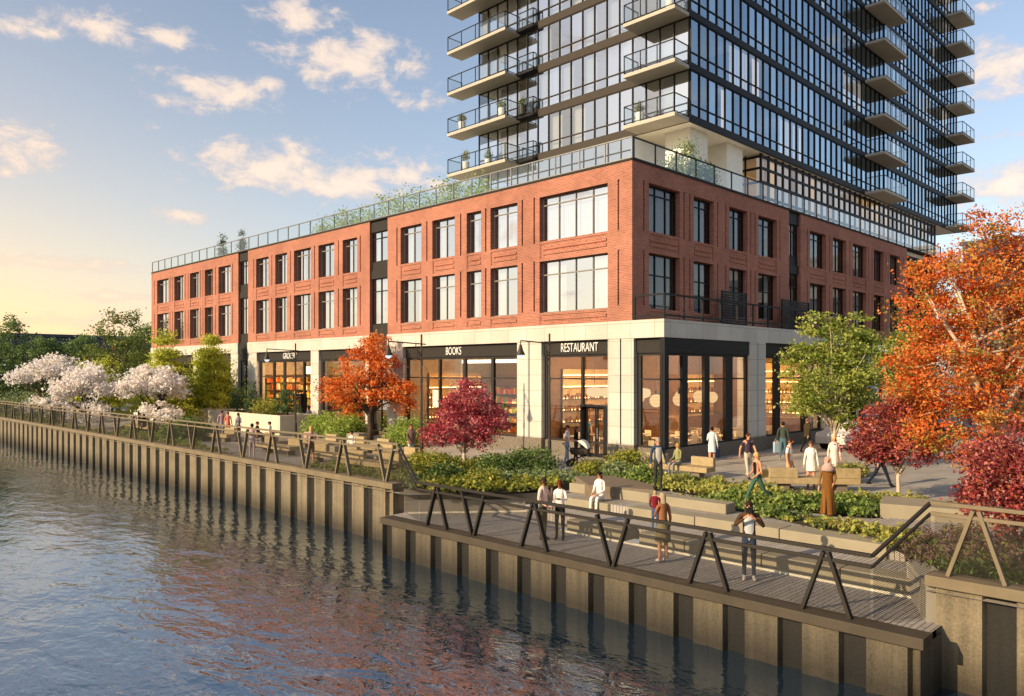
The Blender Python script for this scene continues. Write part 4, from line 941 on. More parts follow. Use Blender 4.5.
# far trees on the left
for i, (px, D, h, r_, tn, lab) in enumerate([
        (118, 78, 11.0, 3.5, 'mixed', 'tall loose tree with orange and pale tips, left of the brick building'),
        (146, 84, 9.4, 2.4, 'dark', 'dark green tree tucked against the far end of the brick building'),
        (6, 80, 9.8, 3.2, 'dark', 'dark green tree at the left edge below the grey slab building'),
        (44, 86, 8.4, 2.6, 'dark', 'dark green tree in front of the blue grey slab building, behind the first blossom tree'),
        (78, 92, 8.8, 2.6, 'dark', 'dark green tree between the slab building and the orange-tipped tree'),
        (97, 70, 5.4, 2.4, 'lime', 'rounded yellow-green tree low behind the middle blossom tree'),
        (-26, 72, 8.2, 3.4, 'dark', 'dark green tree just beyond the left edge')]):
    tree('broadleaf_tree', lab, 'tree', at(px, D), RB([(0, 0, h*.45, r_, r_, h*.28), (0, 0, h*.75, r_*.65, r_*.65, h*.22), (r_*.6, 0, h*.35, r_*.6, r_*.6, h*.2), (-r_*.6, 0, h*.38, r_*.6, r_*.6, h*.2), (r_*.3, 0, h*.9, r_*.25, r_*.25, h*.1)]), tn, 250, 34, .24, .34, tr=.18, limbs=12, fork=1.6, w=[3, 3, 3, 3, .5] if tn == 'mixed' else None)
# shrubs
def shrub(label, loc, rx, rz, tn, n=60, nl=34, size=.09, crad=.13, name='shrub', cat='shrub', w=None, group=None, flat=.7):
    loc = Vector(loc); P, C, idx = clumps([(0, 0, rz*.45, rx, rx, rz*.6)], n, nl, crad, flat, .35); C = C[C[:, 2] > .02]
    mats = TONES[tn]; pw = np.array(w or [1]*len(mats), float); ids = rng.choice(len(mats), len(C), p=pw/pw.sum())
    t = thing(name, label, cat, loc, group)
    leaf_mesh('foliage', C, size, mats, ids, t)
    m = MB()
    for k in range(5):
        q = P[rng.integers(len(P))]; m.tube([(q[0]*.1, q[1]*.1, -.03), (q[0]*.5, q[1]*.5, q[2]*.6), tuple(q)], [.02, .014, .006], 5)
    m.build('stem', BARKD, t)
    return t
for (px, py, z, rx, rz, tn, lab) in [
        (438, 474, .08, .75, .75, 'shrub_y', 'yellow-green shrub left of the crimson maple, under its crown'),
        (446, 482, .08, .6, .5, 'shrub', 'dark leafy shrub in front of the crimson maple trunk'),
        (484, 485, .08, .5, .4, 'shrub_y', 'yellowish shrub just right of the crimson maple trunk'),
        (500, 475, .08, .85, .75, 'shrub', 'dark green shrub between the crimson maple and the street lamp'),
        (532, 473, .08, .95, .95, 'shrub', 'large round shrub in front of the woman in the green dress'),
        (424, 468, .08, .6, .5, 'shrub_y', 'small golden shrub at the feet of the walking woman by the lamp'),
        (628, 472, .05, .85, .8, 'shrub_y', 'round golden shrub left of the man in the blue jacket'),
        (592, 476, .05, .6, .5, 'shrub_y', 'small yellow shrub beside the path with the pram'),
        (615, 478, .05, .5, .45, 'sage', 'pale sage shrub in front of the round golden shrub'),
        (645, 481, .05, .55, .45, 'cover_g', 'reddish green shrub at the feet of the man in the blue jacket'),
        (322, 437, 0, 1.2, 1.35, 'bamboo', 'bright bamboo bush under the orange maple, left one'),
        (345, 439, 0, 1.2, 1.25, 'bamboo', 'bright bamboo bush under the orange maple, nearer its trunk'),
        (408, 446, 0, 1.1, 1.3, 'bamboo', 'feathery green bush between the orange maple and the street lamp'),
        (186, 441, 0, 1.1, 1.2, 'shrub', 'clipped green shrub on the lawn by the fence'),
        (176, 438, 0, .8, .9, 'bamboo', 'light green shrub on the lawn left of the clipped one')]:
    big = rz > 1
    shrub(lab, G(px, py, z), rx, rz, tn, n=90 if not big else 150, nl=40, size=.1 if not big else .13, crad=.15 if not big else .24)
# reeds by the quay on the far left
for i, (px, D) in enumerate([(-6, 75), (8, 71), (22, 68.5), (36, 64.5), (50, 61.5)]):
    shrub(['grey-green reed clump at the left edge of the quay', 'grey-green reed clump second from the left along the far quay', 'tall grey-green reed clump below the far blossom tree', 'grey-green reed clump where the far fence begins', 'last grey-green reed clump, beside the far fence struts'][i], at(px, D), 1.0, 1.9, 'sage', n=70, nl=24, size=.2, crad=.22, name='reed_clump', cat='reeds', flat=1.8)
# ground cover
def inpoly(P, poly):
    x, y = P[:, 0], P[:, 1]; c = np.zeros(len(P), bool); n = len(poly)
    for i in range(n):
        (x1, y1), (x2, y2) = poly[i][:2], poly[(i+1) % n][:2]
        c ^= ((y1 > y) != (y2 > y)) & (x < (x2-x1)*(y-y1)/(y2-y1+1e-12)+x1)
    return c
SOIL = plain('dark_soil', (.045, .04, .022), .95, var=.4, scale=5)
def bed(label, pix, z, h, tn, dens, size, w=None, world=False, tn2=None, blade=False):
    poly = [tuple(p) for p in pix] if world else [tuple(G(px, py, z)) for px, py in pix]
    P = np.array([p[:2] for p in poly]); lo = P.min(0); hi = P.max(0); area = (hi-lo).prod()
    Q = rng.uniform(lo, hi, (int(area*dens/26), 2)); Q = Q[inpoly(Q, poly)]
    k = rng.poisson(26, len(Q)); idx = np.repeat(np.arange(len(Q)), k)
    lump = .5+.5*np.sin(Q[:, 0]*2.3+np.sin(Q[:, 1]*1.7)*1.5)*np.sin(Q[:, 1]*2.1+1); hh = h*(.25+.55*lump+.5*rng.uniform(size=len(Q))**2); 
    off = rng.normal(size=(len(idx), 3))*np.array([.11, .11, 0]); C = np.zeros((len(idx), 3)); C[:, :2] = Q[idx]+off[:, :2]
    C[:, 2] = z+hh[idx]*rng.uniform(.25, 1, len(idx))**.6*np.exp(-(off[:, 0]**2+off[:, 1]**2)/.05)+.02
    mats = TONES[tn]; pw = np.array(w or [1]*len(mats), float); pw /= pw.sum(); ct = rng.choice(len(mats), len(Q), p=pw); ids = ct[idx]; sw = rng.uniform(size=len(ids)) < .4; ids[sw] = rng.choice(len(mats), sw.sum(), p=pw)
    if tn2:
        # drifts of a second plant
        ph = np.sin(C[:, 0]*.9+1.3)+np.sin(C[:, 1]*.7+C[:, 0]*.5)
        mats = mats+TONES[tn2]; ids = np.where(ph > .35, ids+len(TONES[tn]), ids)
    o = leaf_mesh('ground_cover', C, size, mats, ids, None, up=.05, asp=.65 if not blade else .25, origin=(poly[0][0], poly[0][1], 0))
    tag(o, label, 'plants', kind='stuff')
    m = MB(); m.poly([(p[0], p[1], z+.003) for p in poly]); struct(m.build('soil', SOIL))
    return o
bed('yellow-green ground cover on the long bed in front of the plaza benches', [(600, 478), (650, 488.5), (668, 490), (745, 503), (800, 511), (870, 517), (905, 515), (930, 512), (925, 505), (880, 501), (800, 497), (755, 490), (700, 483), (640, 475), (598, 470)], .052, .36, 'cover', 520, .12, tn2='cover_g', w=[3, 3, 2, 3, 1.5, .7])
bed('leafy ground cover on the strip behind the photographer and the seating blocks', [(670, 501), (745, 512), (870, 540), (900, 552), (950, 558), (935, 545), (905, 536), (860, 527.5), (800, 516), (745, 507), (690, 500)], .055, .3, 'cover', 520, .11, tn2='cover_g')
bed('purple and brown grasses behind the right-hand mesh fence', [(-12.3, -17.0), (-10.9, -15.1), (-8.6, -14.4), (-7.2, -15.2), (-7.0, -18), (-8, -26), (-12.3, -26)], .02, .5, 'purple', 560, .13, world=True, tn2='shrub', blade=True)
bed('mixed low shrubs in the raised bed round the crimson maple', [(405, 489), (445, 494), (520, 492), (575, 486.5), (590, 480), (560, 474), (548, 467), (500, 462), (440, 464), (405, 474)], .102, .42, 'shrub_y', 420, .12, tn2='sage')
bed('pale grasses behind the end of the far fence', [(300, 472), (350, 483), (395, 490), (405, 489), (404, 474), (385, 470), (340, 467)], .012, .45, 'grassy', 380, .18, blade=True)
bed('green lawn with flowers behind the far fence', [(118, 434), (165, 446), (200, 448), (198, 434), (170, 426), (125, 425)], .012, .3, 'bamboo', 120, .18, blade=True, tn2='grassy')
bed('grassy strip along the quay edge behind the far fence', [(-12.2, 16), (-12.2, 60), (-11.2, 60), (-11.2, 16)], .012, .35, 'grassy', 120, .2, world=True, blade=True)
# ================================================================ PLANTERS, BENCHES, LAMPS
CREAM = plain('cream_concrete', (.55, .49, .38), .85, var=.08, scale=.8)
DPL = plain('brown_planter', (.16, .13, .1), .8, var=.1)
def planter(label, x0, x1, y0, y1, h, mat=CREAM):
    t = thing('planter', label, 'planter', (x0, y0, 0), rz=None)
    m = MB(); m.box(x0, x1, y0, y0+.18, 0, h); m.box(x0, x1, y1-.18, y1, 0, h); m.box(x0, x0+.18, y0+.18, y1-.18, 0, h); m.box(x1-.18, x1, y0+.18, y1-.18, 0, h); m.build('wall', mat, t, bevel=.02)
    m = MB(); m.box(x0+.18, x1-.18, y0+.18, y1-.18, 0, h-.08); m.build('soil', SOIL, t); return t
planter('long cream planter wall in front of the grocery shop with small conifers', -4.3, -1.7, 24.0, 34.5, 1.3)
planter('cream planter wall further left, holding the yellow-green conical tree', -4.6, -1.2, 36.8, 50, 1.35)
def conifer(label, loc, r, h, tn='conif'):
    bl = [(0, 0, .15+h*k/5, r*(1-k/6), r*(1-k/6), h*.12) for k in range(6)]
    tree('small_conifer', label, 'tree', loc, bl, tn, 60, 36, .11, .14, tr=.05, limbs=4, fork=.3, bark=BARKD)
conifer('small conifer at the left end of the grocery planter', (-3.0, 32.6, 1.25), .85, 1.8)
conifer('small conifer second from the left on the grocery planter', (-3.0, 30.2, 1.25), .8, 1.8)
conifer('small conifer at the right end of the grocery planter, beside the lamp', (-3.0, 25.4, 1.25), .95, 1.9)
shrub('yellow flowering shrub between the conifers on the grocery planter', (-3.1, 27.6, 1.25), 1.1, .9, 'shrub_y', n=80, size=.12, crad=.18)
shrub('low trailing yellow-green plants topping the far cream planter', (-3.6, 38.5, 1.25), 1.3, .5, 'lime', n=80, size=.14, crad=.22)
m = MB(); m.lathe((0, 0, 0), [(.75, 0), (.85, .02), (.85, .4), (.75, .4), (.7, .34)], 24)
o = m.build('planter', DPL, origin=(0, 0, 0)); o.location = G(846, 475); tag(o, 'low round brown planter at the foot of the slender green tree', 'planter')
shrub('clipped ground plants filling the round planter under the slender green tree', G(847, 474.5, .3), .75, .3, 'cover', n=60, size=.08, crad=.12)
def bench0():
    t = thing('bench', '', 'bench', (0, 0, 0), 'tan timber benches on the plaza', rz=0)
    m = MB(); m.box(-1.5, 1.5, -.35, .35, .26, .46); m.build('seat', WOOD, t, bevel=.02)
    for (a, b) in ((-1.5, -.55), (.55, 1.5)): m = MB(); m.box(a, b, .16, .36, .461, .8); m.build('backrest', WOOD, t, bevel=.02)
    for a in (-1, 1): m = MB(); m.box(a*.95-.16, a*.95+.16, -.2, .2, 0, .26); m.build('leg', DPL, t)
    return t
B0 = bench0()
def bench(label, pa, pb, first=False, flip=0):
    a = G(*pa); b = G(*pb); c = (a+b)/2; d = b-a; ang = math.atan2(d.y, d.x)
    n = Vector((-math.sin(ang), math.cos(ang), 0))
    if n.dot(Vector((S5, S5, 0))) < 0: ang += PI
    ang += flip
    if first: o = B0; o.location = c; o.rotation_euler = (0, 0, ang); o['label'] = label
    else: o = dup(B0, c, ang, label)
    return o
bench('tan timber bench at the restaurant corner with a seated woman', (648, 473), (706, 479), True)
bench('tan timber bench behind the man in the white T-shirt', (776, 490), (848, 491), flip=PI)
for i, (pa, pb, lab) in enumerate([((304, 447), (330, 450), 'tan bench right of the lamp post on the far promenade'), ((352, 452), (384, 456), 'tan bench under the orange maple trunk'), ((262, 452), (296, 456), 'tan bench in front of the table group at the cream planter'),
        ((318, 462), (345, 465), 'tan bench beside the woman in the pink cardigan'), ((352, 470), (388, 474), 'tan bench nearest the far fence end'), ((205, 440), (228, 442), 'tan bench by the couple strolling at the cream planter'), ((130, 431), (152, 433), 'tan bench under the rightmost blossom tree'), ((168, 430), (186, 432), 'dark-shaded tan bench left of the cream planter'), ((385, 462), (405, 466), 'tan bench left of the walking woman by the lamp')]):
    bench(lab, pa, pb)
def block0(label, px, py, sx, sy, h):
    p = G(px, py); m = MB(); m.box(-sx, sx, -sy, sy, 0, h); o = m.build('stool_block', SEATC, bevel=.03); o.location = p; o.rotation_euler = (0, 0, R(20)); tag(o, label, 'stool', 'tan stool blocks on the promenade')
for a in [('tan stool block left of the orange maple trunk', 357, 447, .4, .4, .75), ('tan stool block right of the orange maple trunk', 379, 452, .4, .4, .6), ('tan stool block in front of the bamboo bushes', 335, 456, .4, .3, .5), ('tan stool block by the far fence, beyond the pale grasses', 375, 468, .5, .4, .55), ('tan stool block near the table group', 282, 450, .4, .35, .5)]: block0(*a)
# cafe tables by the cream planter
CAF = plain('cafe_table', (.45, .33, .18), .6)
for i, (px, py) in enumerate([(252, 447), (272, 446)]):
    t = thing('cafe_table', ['small round cafe table at the left of the seated group', 'small round cafe table beside the seated man in white'][i], 'table', G(px, py), 'cafe tables at the cream planter')
    m = MB(); m.lathe((0, 0, .7), [(.4, 0), (.42, .02), (.4, .05)], 16); m.build('table_top', CAF, t); m = MB(); m.tube([(0, 0, 0), (0, 0, .7)], .05, 8); m.lathe((0, 0, 0), [(.25, 0), (.2, .03)], 12); m.build('leg', BLACK, t)
# street lamps
LMETAL = plain('lamp_metal', (.05, .043, .035), .5, .3, var=.1)
LGLOW = emis('street_lamp_lens', (.85, .92, 1), .75)
def lamp0():
    t = thing('street_lamp', '', 'street lamp', (0, 0, 0), 'street lamps on the promenade')
    m = MB(); m.tube([(0, 0, 0), (0, 0, .1), (0, 0, .9), (0, 0, 1), (0, 0, 5.75)], [.12, .1, .085, .06, .045], 10); m.ball((0, 0, 5.78), .05); m.tube([(0, 0, 3.55), (0, 0, 3.8)], .075, 8); m.tube([(0, 0, 4.35), (0, 0, 4.55)], .07, 8); m.build('pole', LMETAL, t)
    m = MB(); m.tube([(.25, 0, 5.36), (-1.9, 0, 5.44)], .028, 8); m.tube([(0, 0, 4.75), (-.2, 0, 4.95), (-.35, 0, 5.3), (-.3, 0, 5.38)], .022, 6); m.tube([(-.05, 0, 4.6), (-.22, 0, 4.72), (-.3, 0, 4.9), (-.2, 0, 5.02), (-.08, 0, 4.95)], .018, 6); m.tube([(-1.9, 0, 5.44), (-1.9, 0, 5.25)], .025, 6); m.build('arm', LMETAL, t)
    m = MB(); m.lathe((-1.9, 0, 4.8), [(.2, 0), (.19, .06), (.12, .2), (.08, .34), (.05, .46)], 16); sh = m.build('lamp_shade', LMETAL, t, smooth=True)
    m = MB(); m.ball((-1.9, 0, 4.79), .15, .15, .13); m.build('lens', LGLOW, sh, smooth=True)
    return t
L0 = lamp0(); L0.location = at(421.5, 36.5); L0['label'] = 'street lamp in front of the bookshop, its arm reaching towards the orange maple'
dup(L0, at(549.5, 35.7), 0, 'street lamp in front of the restaurant, beside the stone pier with tree shadow')
dup(L0, at(295.5, 48), 0, 'street lamp in front of the grocery planter')
dup(L0, at(112, 70), 0, 'distant street lamp above the middle blossom tree')
dup(L0, at(27, 78), 0, 'distant street lamp at the far left, behind the first blossom tree')
dup(L0, at(54, 76), 0, 'distant street lamp second from the left edge')
# privacy screens on the first-floor terrace
for i, (x0, x1) in enumerate(((6.4, 8.9), (12.9, 16.4))):
    t = thing('privacy_screen', ['black slatted screen on the terrace left of the dark bay', 'black slatted screen on the terrace behind the green tree'][i], 'screen', (x0, -.8, ZB), 'slatted terrace screens', rz=None)
    m = MB(); m.box(x0, x0+.07, -.85, -.78, ZB-.01, 8.15); m.box(x1-.07, x1, -.85, -.78, ZB-.01, 8.15); m.build('frame', BLACK, t)
    m = MB()
    for z in np.arange(ZB+.1, 8.1, .13): m.box(x0+.07, x1-.07, -.83, -.8, z, z+.1)
    m.build('slats', BLACK, t)
# roof planting
for i, (y, r_, h) in enumerate([(12.5, 1.3, 2.1), (15.2, 1.2, 2.1), (18.2, 1.4, 2.3), (21, 1.5, 2.2), (24, 1.3, 2.0), (26.8, 1.2, 1.9), (29, .8, 1.6)]):
    shrub(['airy light green roof bush next to the tower balcony', 'airy light green roof bush, second from the tower', 'tall airy roof bush over the second dark bay', 'wide airy roof bush, fourth from the tower', 'airy roof bush fifth from the tower', 'airy roof bush near the end of the roof hedge', 'last small roof bush of the hedge'][i], (2.2, y, ZT+.05), r_*.8, h*rng.uniform(.8, 1.1), 'bamboo', n=44, nl=22, size=.15, crad=.3, name='roof_bush', cat='shrub')
conifer('small pointed conifer on the roof, left one of the pair', (1.2, 44.15, ZT+.05), .45, 1.9); conifer('small pointed conifer on the roof, right one of the pair', (1.2, 40.5, ZT+.05), .45, 1.9)
shrub('leafy bush behind the glass rail under the tower corner', (7.2, 2.0, ZT+.05), .9, 2.6, 'sage', n=90, nl=34, size=.13, crad=.22, name='roof_bush')
shrub('lower leafy bush behind the glass rail beside the white column', (8.6, 1.7, ZT+.05), .8, 1.8, 'shrub', n=70, nl=34, size=.13, crad=.2, name='roof_bush')
# plants on balconies
POT = plain('white_pot', (.7, .68, .62), .6); POTD = plain('dark_pot', (.04, .04, .04), .5)
def pot(label, loc, mat, tn, h=.55):
    t = thing('potted_plant', label, 'potted plant', loc, 'potted plants on the balconies')
    m = MB(); m.lathe((0, 0, 0), [(.2, 0), (.24, .05), (.27, .6), (.24, .6), (.22, .55)], 14); m.build('pot', mat, t)
    P, C, idx = clumps([(0, 0, .6+h*.5, .25, .25, h*.5)], 16, 26, .1, .8, .2)
    ids = rng.integers(0, len(TONES[tn]), len(C)); leaf_mesh('foliage', C, .14, TONES[tn], ids, t, asp=.3)
zb = lambda k: ZS+FH*k+.2
pot('white pot with yellow grass on the second left balcony, outer end', (8.3, 21.0, zb(1)), POT, 'shrub_y'); pot('white pot with yellow grass on the second left balcony, inner end', (8.3, 16.9, zb(1)), POT, 'shrub_y')
pot('dark pot with spiky plant on the narrow ledge of the second left balcony', (8.95, 15.6, zb(1)), POTD, 'dark')
pot('white pot with tall yellow grass on the lowest left balcony', (8.3, 20.6, zb(0)), POT, 'shrub_y', .8); pot('low green pot plant on the lowest left balcony by the wall', (8.9, 18.9, zb(0)), POT, 'sage')
pot('white pot with yellow plant on the lowest corner balcony', (8.4, 5.6, zb(0)), POT, 'shrub_y'); pot('pale pot plant on the third corner balcony', (8.5, 3.6, zb(2)), POT, 'sage')
# ================================================================ FAR BUILDINGS
def far_building(label, x0, x1, y0, y1, h, mat, wmat, floors):
    t = thing('far_building', label, 'building', (x0, y0, 0), rz=None)
    m = MB(); m.box(x0, x1, y0, y1, 0, h); m.build('wall', mat, t)
    m = MB(); m.box(x0-.3, x1+.3, y0-.3, y1+.3, h, h+.5); m.build('roof', mat, t)
    for k in range(floors):
        z = 1+k*(h-1)/floors
        m = MB(); m.box(x0-.05, x0, y0+1, y1-1, z, z+.55*(h-1)/floors); m.build('window', wmat, t)
        m = MB(); m.box(x0+1, x1-1, y0-.05, y0, z, z+.55*(h-1)/floors); m.build('window', wmat, t)
BLU = plain('blue_grey_cladding', (.07, .08, .1), .7); BLW = plain('blue_window', (.03, .035, .045), .3)
far_building('long low blue grey slab building far behind the left trees', -15, 40, 128, 150, 10, BLU, BLW, 2)
far_building('lower dark hall between the slab building and the tall tree', -6, 20, 104, 122, 7, plain('dark_cladding', (.05, .05, .05), .7), BLW, 2)
far_building('pale grey building beyond the street, seen through the orange maple', 88, 120, -45, 10, 21, plain('pale_cladding', (.3, .31, .33), .7), BLW, 5)
# ================================================================ PEOPLE
SKINS = ['#c68f6e', '#b87a58', '#8a5a3c', '#d8a888', '#5c3a26']
def cloth(h): return plain('cloth_'+h.lstrip('#'), h, .85, var=.1, scale=9, spec=.2)
def skinm(i): return plain('skin_%d' % i, SKINS[i], .55, var=.04, scale=5)
ARM = {'rest': ((.06, -.02, -.29), (.03, .07, -.25)), 'phone': ((.05, .02, -.28), (-.10, .22, .10)), 'camera': ((.13, .14, -.20), (-.19, .15, .19)), 'push': ((.05, -.03, -.28), (-.03, .26, -.03)),
       'carry': ((.04, .1, -.26), (-.16, .19, .06)), 'hip': ((.2, -.06, -.2), (-.15, .1, -.08)), 'fwd': ((.05, .11, -.26), (0, .14, -.21)), 'back': ((.06, -.14, -.25), (.0, -.06, -.25)), 'lap': ((.04, .06, -.27), (-.08, .24, -.08)), 'embrace': ((.1, .18, -.19), (-.14, .2, .04)), 'ear': ((.1, .1, -.24), (-.07, .06, .28)), 'bent': ((.05, -.02, -.28), (-.04, .2, -.13))}
def person(label, loc, head, h=1.72, top='#888888', bottom='#333344', shoes='#222222', hair='#2a1c14', sk=0, la='rest', ra='rest', walk=0.0, sit=0.0, sleeves=1, legs=1, female=False, hairlen=0, dress=None, skirt=None, coat=None, hijab=None, cat='person', look=0, crouch=0, group=None, lean=0.0, beard=False, inner=None):
    """head: facing angle in degrees from the view direction, + to the right; sit: seat height"""
    s = h/1.75
    f = Vector((S5*(math.cos(R(head))+math.sin(R(head))), S5*(math.cos(R(head))-math.sin(R(head))), 0)); rz = math.atan2(-f.x, f.y)
    t = thing('person', label, cat, loc, group, rz=rz)
    V = []; Rr = []; E_ = []; T = []
    def v(p, r, tag_, par=None):
        if isinstance(r, (int, float)): r = (r, r)
        V.append(Vector(p)); Rr.append(r)
        if par is not None: E_.append((par, len(V)-1)); T.append(tag_)
        return len(V)-1
    sw = .15 if female else .175; hipw = .15 if female else .135
    pz = sit+.1 if sit else .93
    ly = lean
    pel = v((0, 0, pz), (hipw, .105), 'hip')
    sp = v((0, .01+ly*.3, pz+.2), (.118 if female else .135, .095), 'torso', pel)
    ch = v((0, .02+ly*.8, pz+.4), (.135 if female else .16, .105), 'torso', sp)
    nb = v((0, .0+ly, pz+.535), (.062, .06), 'torso', ch)
    nk = v((0, .015+ly, pz+.585), (.05, .05), 'neck', nb)
    hl = v((0, .04+ly, pz+.64), (.058, .068), 'head', nk)
    hm = v((0, .03+ly, pz+.71), (.072, .09), 'head', hl)
    ht = v((0, .02+ly, pz+.785), (.058, .07), 'head', hm)
    for sg, arm in ((-1, la), (1, ra)):
        e, w = ARM[arm]
        sh = Vector((sg*sw, 0+ly, pz+.475)); el = sh+Vector((sg*e[0], e[1], e[2])); wr = el+Vector((sg*w[0], w[1], w[2]))
        a = v(sh, .052 if female else .058, 'uarm', nb); b = v(el, .038 if female else .044, 'uarm', a); c = v(wr, .025 if female else .029, 'farm', b)
        d = (wr-el).normalized(); side = Vector((sg, 0, 0)); side = (side-d*side.dot(d)).normalized(); nr = d.cross(side)
        pm = v(wr+d*.06, (.03, .022), 'hand', c)
        for i, (o, ln) in enumerate(((-.024, .072), (-.008, .082), (.008, .078), (.023, .06))):
            q = v(wr+d*(.085+ln*.45)+nr*o*1.0, .0085, 'hand', pm); v(wr+d*(.085+ln*.85)+nr*o*1.05-side*.018, .0075, 'hand', q)
        q = v(wr+d*.05+nr*-.036-side*.012, .0105, 'hand', c); v(wr+d*.085+nr*-.045-side*.022, .0085, 'hand', q)
    for sg in (-1, 1):
        hp = Vector((sg*.085, 0, pz-.03))
        if sit:
            kn = hp+Vector((sg*.02, .4, .03)); an = Vector((kn.x, kn.y+.03, .09))
        else:
            a1 = sg*walk; dv = Vector((0, math.sin(a1), -math.cos(a1))); kn = hp+dv*.43
            a2 = a1-(abs(walk)*.9 if sg*walk < 0 else .05*abs(walk)); an = kn+Vector((0, math.sin(a2), -math.cos(a2)))*.40
            if not walk: an = Vector((sg*.1, -.01, .08)); kn = Vector((sg*.095, .015, .49))
        a = v(hp, .088 if not female else .092, 'thigh', pel); b = v(kn, .058, 'thigh', a); c = v(an, .038, 'shank', b)
        v(an+Vector((sg*.015, .15, -.045)), (.038, .026), 'foot', c); v(an+Vector((0, -.035, -.045)), (.032, .028), 'foot', c)
    low = min(p.z for p in V)-.026; dz = -low if not sit else 0
    for p in V: p.z += dz
    me = bpy.data.meshes.new('body'); me.from_pydata([tuple(p*s) for p in V], E_, []); o = bpy.data.objects.new('tmp', me); COL.objects.link(o)
    me.materials.append(skinm(sk))
    md = o.modifiers.new('skin', 'SKIN'); md.use_smooth_shade = True; sb = o.modifiers.new('sub', 'SUBSURF'); sb.levels = 1; sb.render_levels = 1
    for i, d in enumerate(me.skin_vertices[0].data): d.radius = (Rr[i][0]*s, Rr[i][1]*s); d.use_root = i == 0
    bpy.context.view_layer.update()
    dg = bpy.context.evaluated_depsgraph_get(); nm = bpy.data.meshes.new_from_object(o.evaluated_get(dg)); bpy.data.objects.remove(o)
    nm.name = 'body'
    n = len(nm.vertices); co = np.zeros(n*3); nm.vertices.foreach_get('co', co); co = co.reshape(-1, 3)
    # material per face from the nearest bone
    fc = np.zeros(len(nm.polygons)*3); nm.polygons.foreach_get('center', fc); fc = fc.reshape(-1, 3)
    A = np.array([tuple(V[a]*s) for a, b in E_]); B = np.array([tuple(V[b]*s) for a, b in E_]); d = B-A; L2 = (d**2).sum(1)+1e-9
    tt = np.clip(((fc[:, None, :]-A)*d).sum(2)/L2, 0, 1); ds = np.linalg.norm(fc[:, None, :]-(A+tt[..., None]*d), axis=2); near = ds.argmin(1); tb = tt[np.arange(len(fc)), near]
    mats = [skinm(sk), cloth(top), cloth(bottom), cloth(shoes), cloth(hair)]+([cloth(inner)] if inner else [])
    mid = {'torso': 1, 'hip': 2, 'neck': 0, 'head': 0, 'hand': 0, 'foot': 3, 'uarm': 1 if sleeves else 0, 'farm': 1 if sleeves == 1 else 0, 'thigh': 2 if legs else 0, 'shank': 2 if legs == 1 else 0}
    ids = np.array([mid[T[k]] for k in near]); 
    names = np.array([T[k] for k in near]); ids[(names == 'torso') & (fc[:, 2] < (pz+dz+.06)*s)] = 2
    if inner: ids[(names == 'torso') & (fc[:, 1] > .05*s) & (np.abs(fc[:, 0]) < .06*s)] = 5
    if sleeves == .5: ids[(names == 'uarm') & (tb > .55)] = 0
    if legs == .5: ids[(names == 'thigh') & (tb > .8)] = 0
    nm.materials.clear()
    for m in mats: nm.materials.append(m)
    nm.polygons.foreach_set('material_index', ids.astype(np.int32)); nm.update()
    b = bpy.data.objects.new('body', nm); COL.objects.link(b); b.parent = t
    # nose, ears and eyes in one small face mesh joined to the head
    hz = (pz+.705+dz)*s; hy = (.03+ly)*s
    fm = MB(); fm.bar((0, hy+.088*s, hz+.012*s), (0, hy+.112*s, hz-.028*s), .022*s, .02*s, 0); 
    for sg in (-1, 1): fm.ball((sg*.076*s, hy-.005*s, hz-.01*s), .012*s, .022*s, .032*s, 8, 0); fm.ball((sg*.03*s, hy+.078*s, hz+.012*s), .011*s, .01*s, .008*s, 6, 1)
    fm.box(-.024*s, .024*s, hy+.06*s, hy+.088*s, hz-.062*s, hz-.052*s, 2)
    if beard: fm.ball((0, hy+.035*s, hz-.065*s), .062*s, .062*s, .045*s, 10, 1)
    fm.build('face', [skinm(sk), cloth(hair), plain('lip', '#8a4a40', .5)], t, smooth=True, origin=(0, 0, 0))
    # hair
    hm_ = MB(); kk = 12
    if hijab:
        hm_.lathe((0, hy-.01*s, 0), [(.2*s, hz-.3*s), (.17*s, hz-.2*s), (.1*s, hz-.1*s), (.098*s, hz), (.09*s, hz+.06*s), (.05*s, hz+.1*s)], 14)
        vs = hm_.v; hm_.v = [(x, y-(.045*s if (y > hy+.05*s and hz-.07*s < z < hz+.075*s) else 0), z) for x, y, z in vs]
        hm_.build('headscarf', cloth(hijab), t, smooth=True, origin=(0, 0, 0))
    elif hair != 'none':
        vs = []; fs = []; nr_ = 7
        for i in range(nr_):
            th = PI*.5*i/(nr_-1)*1.12
            for j in range(kk):
                ph = 2*PI*j/kk; c_, s_ = math.cos(ph), math.sin(ph)
                back = (1-s_)/2
                tl = th*(1+.55*back)
                r = 1.0
                x = .083*s*math.sin(min(tl, PI*.62))*c_; y = hy-.008*s+.099*s*math.sin(min(tl, PI*.62))*s_; z = hz+.012*s+.095*s*math.cos(tl)
                if hairlen and i >= nr_-2 and s_ < .35: z -= hairlen*s*(.5 if i == nr_-2 else 1.0); y -= .02*s; x *= .92
                vs.append((x, y, z))
        for i in range(nr_-1):
            for j in range(kk): fs.append((i*kk+j, (i+1)*kk+j, (i+1)*kk+(j+1) % kk, i*kk+(j+1) % kk))
        hm_.add(vs, fs); hm_.build('hair', cloth(hair), t, smooth=True, origin=(0, 0, 0))
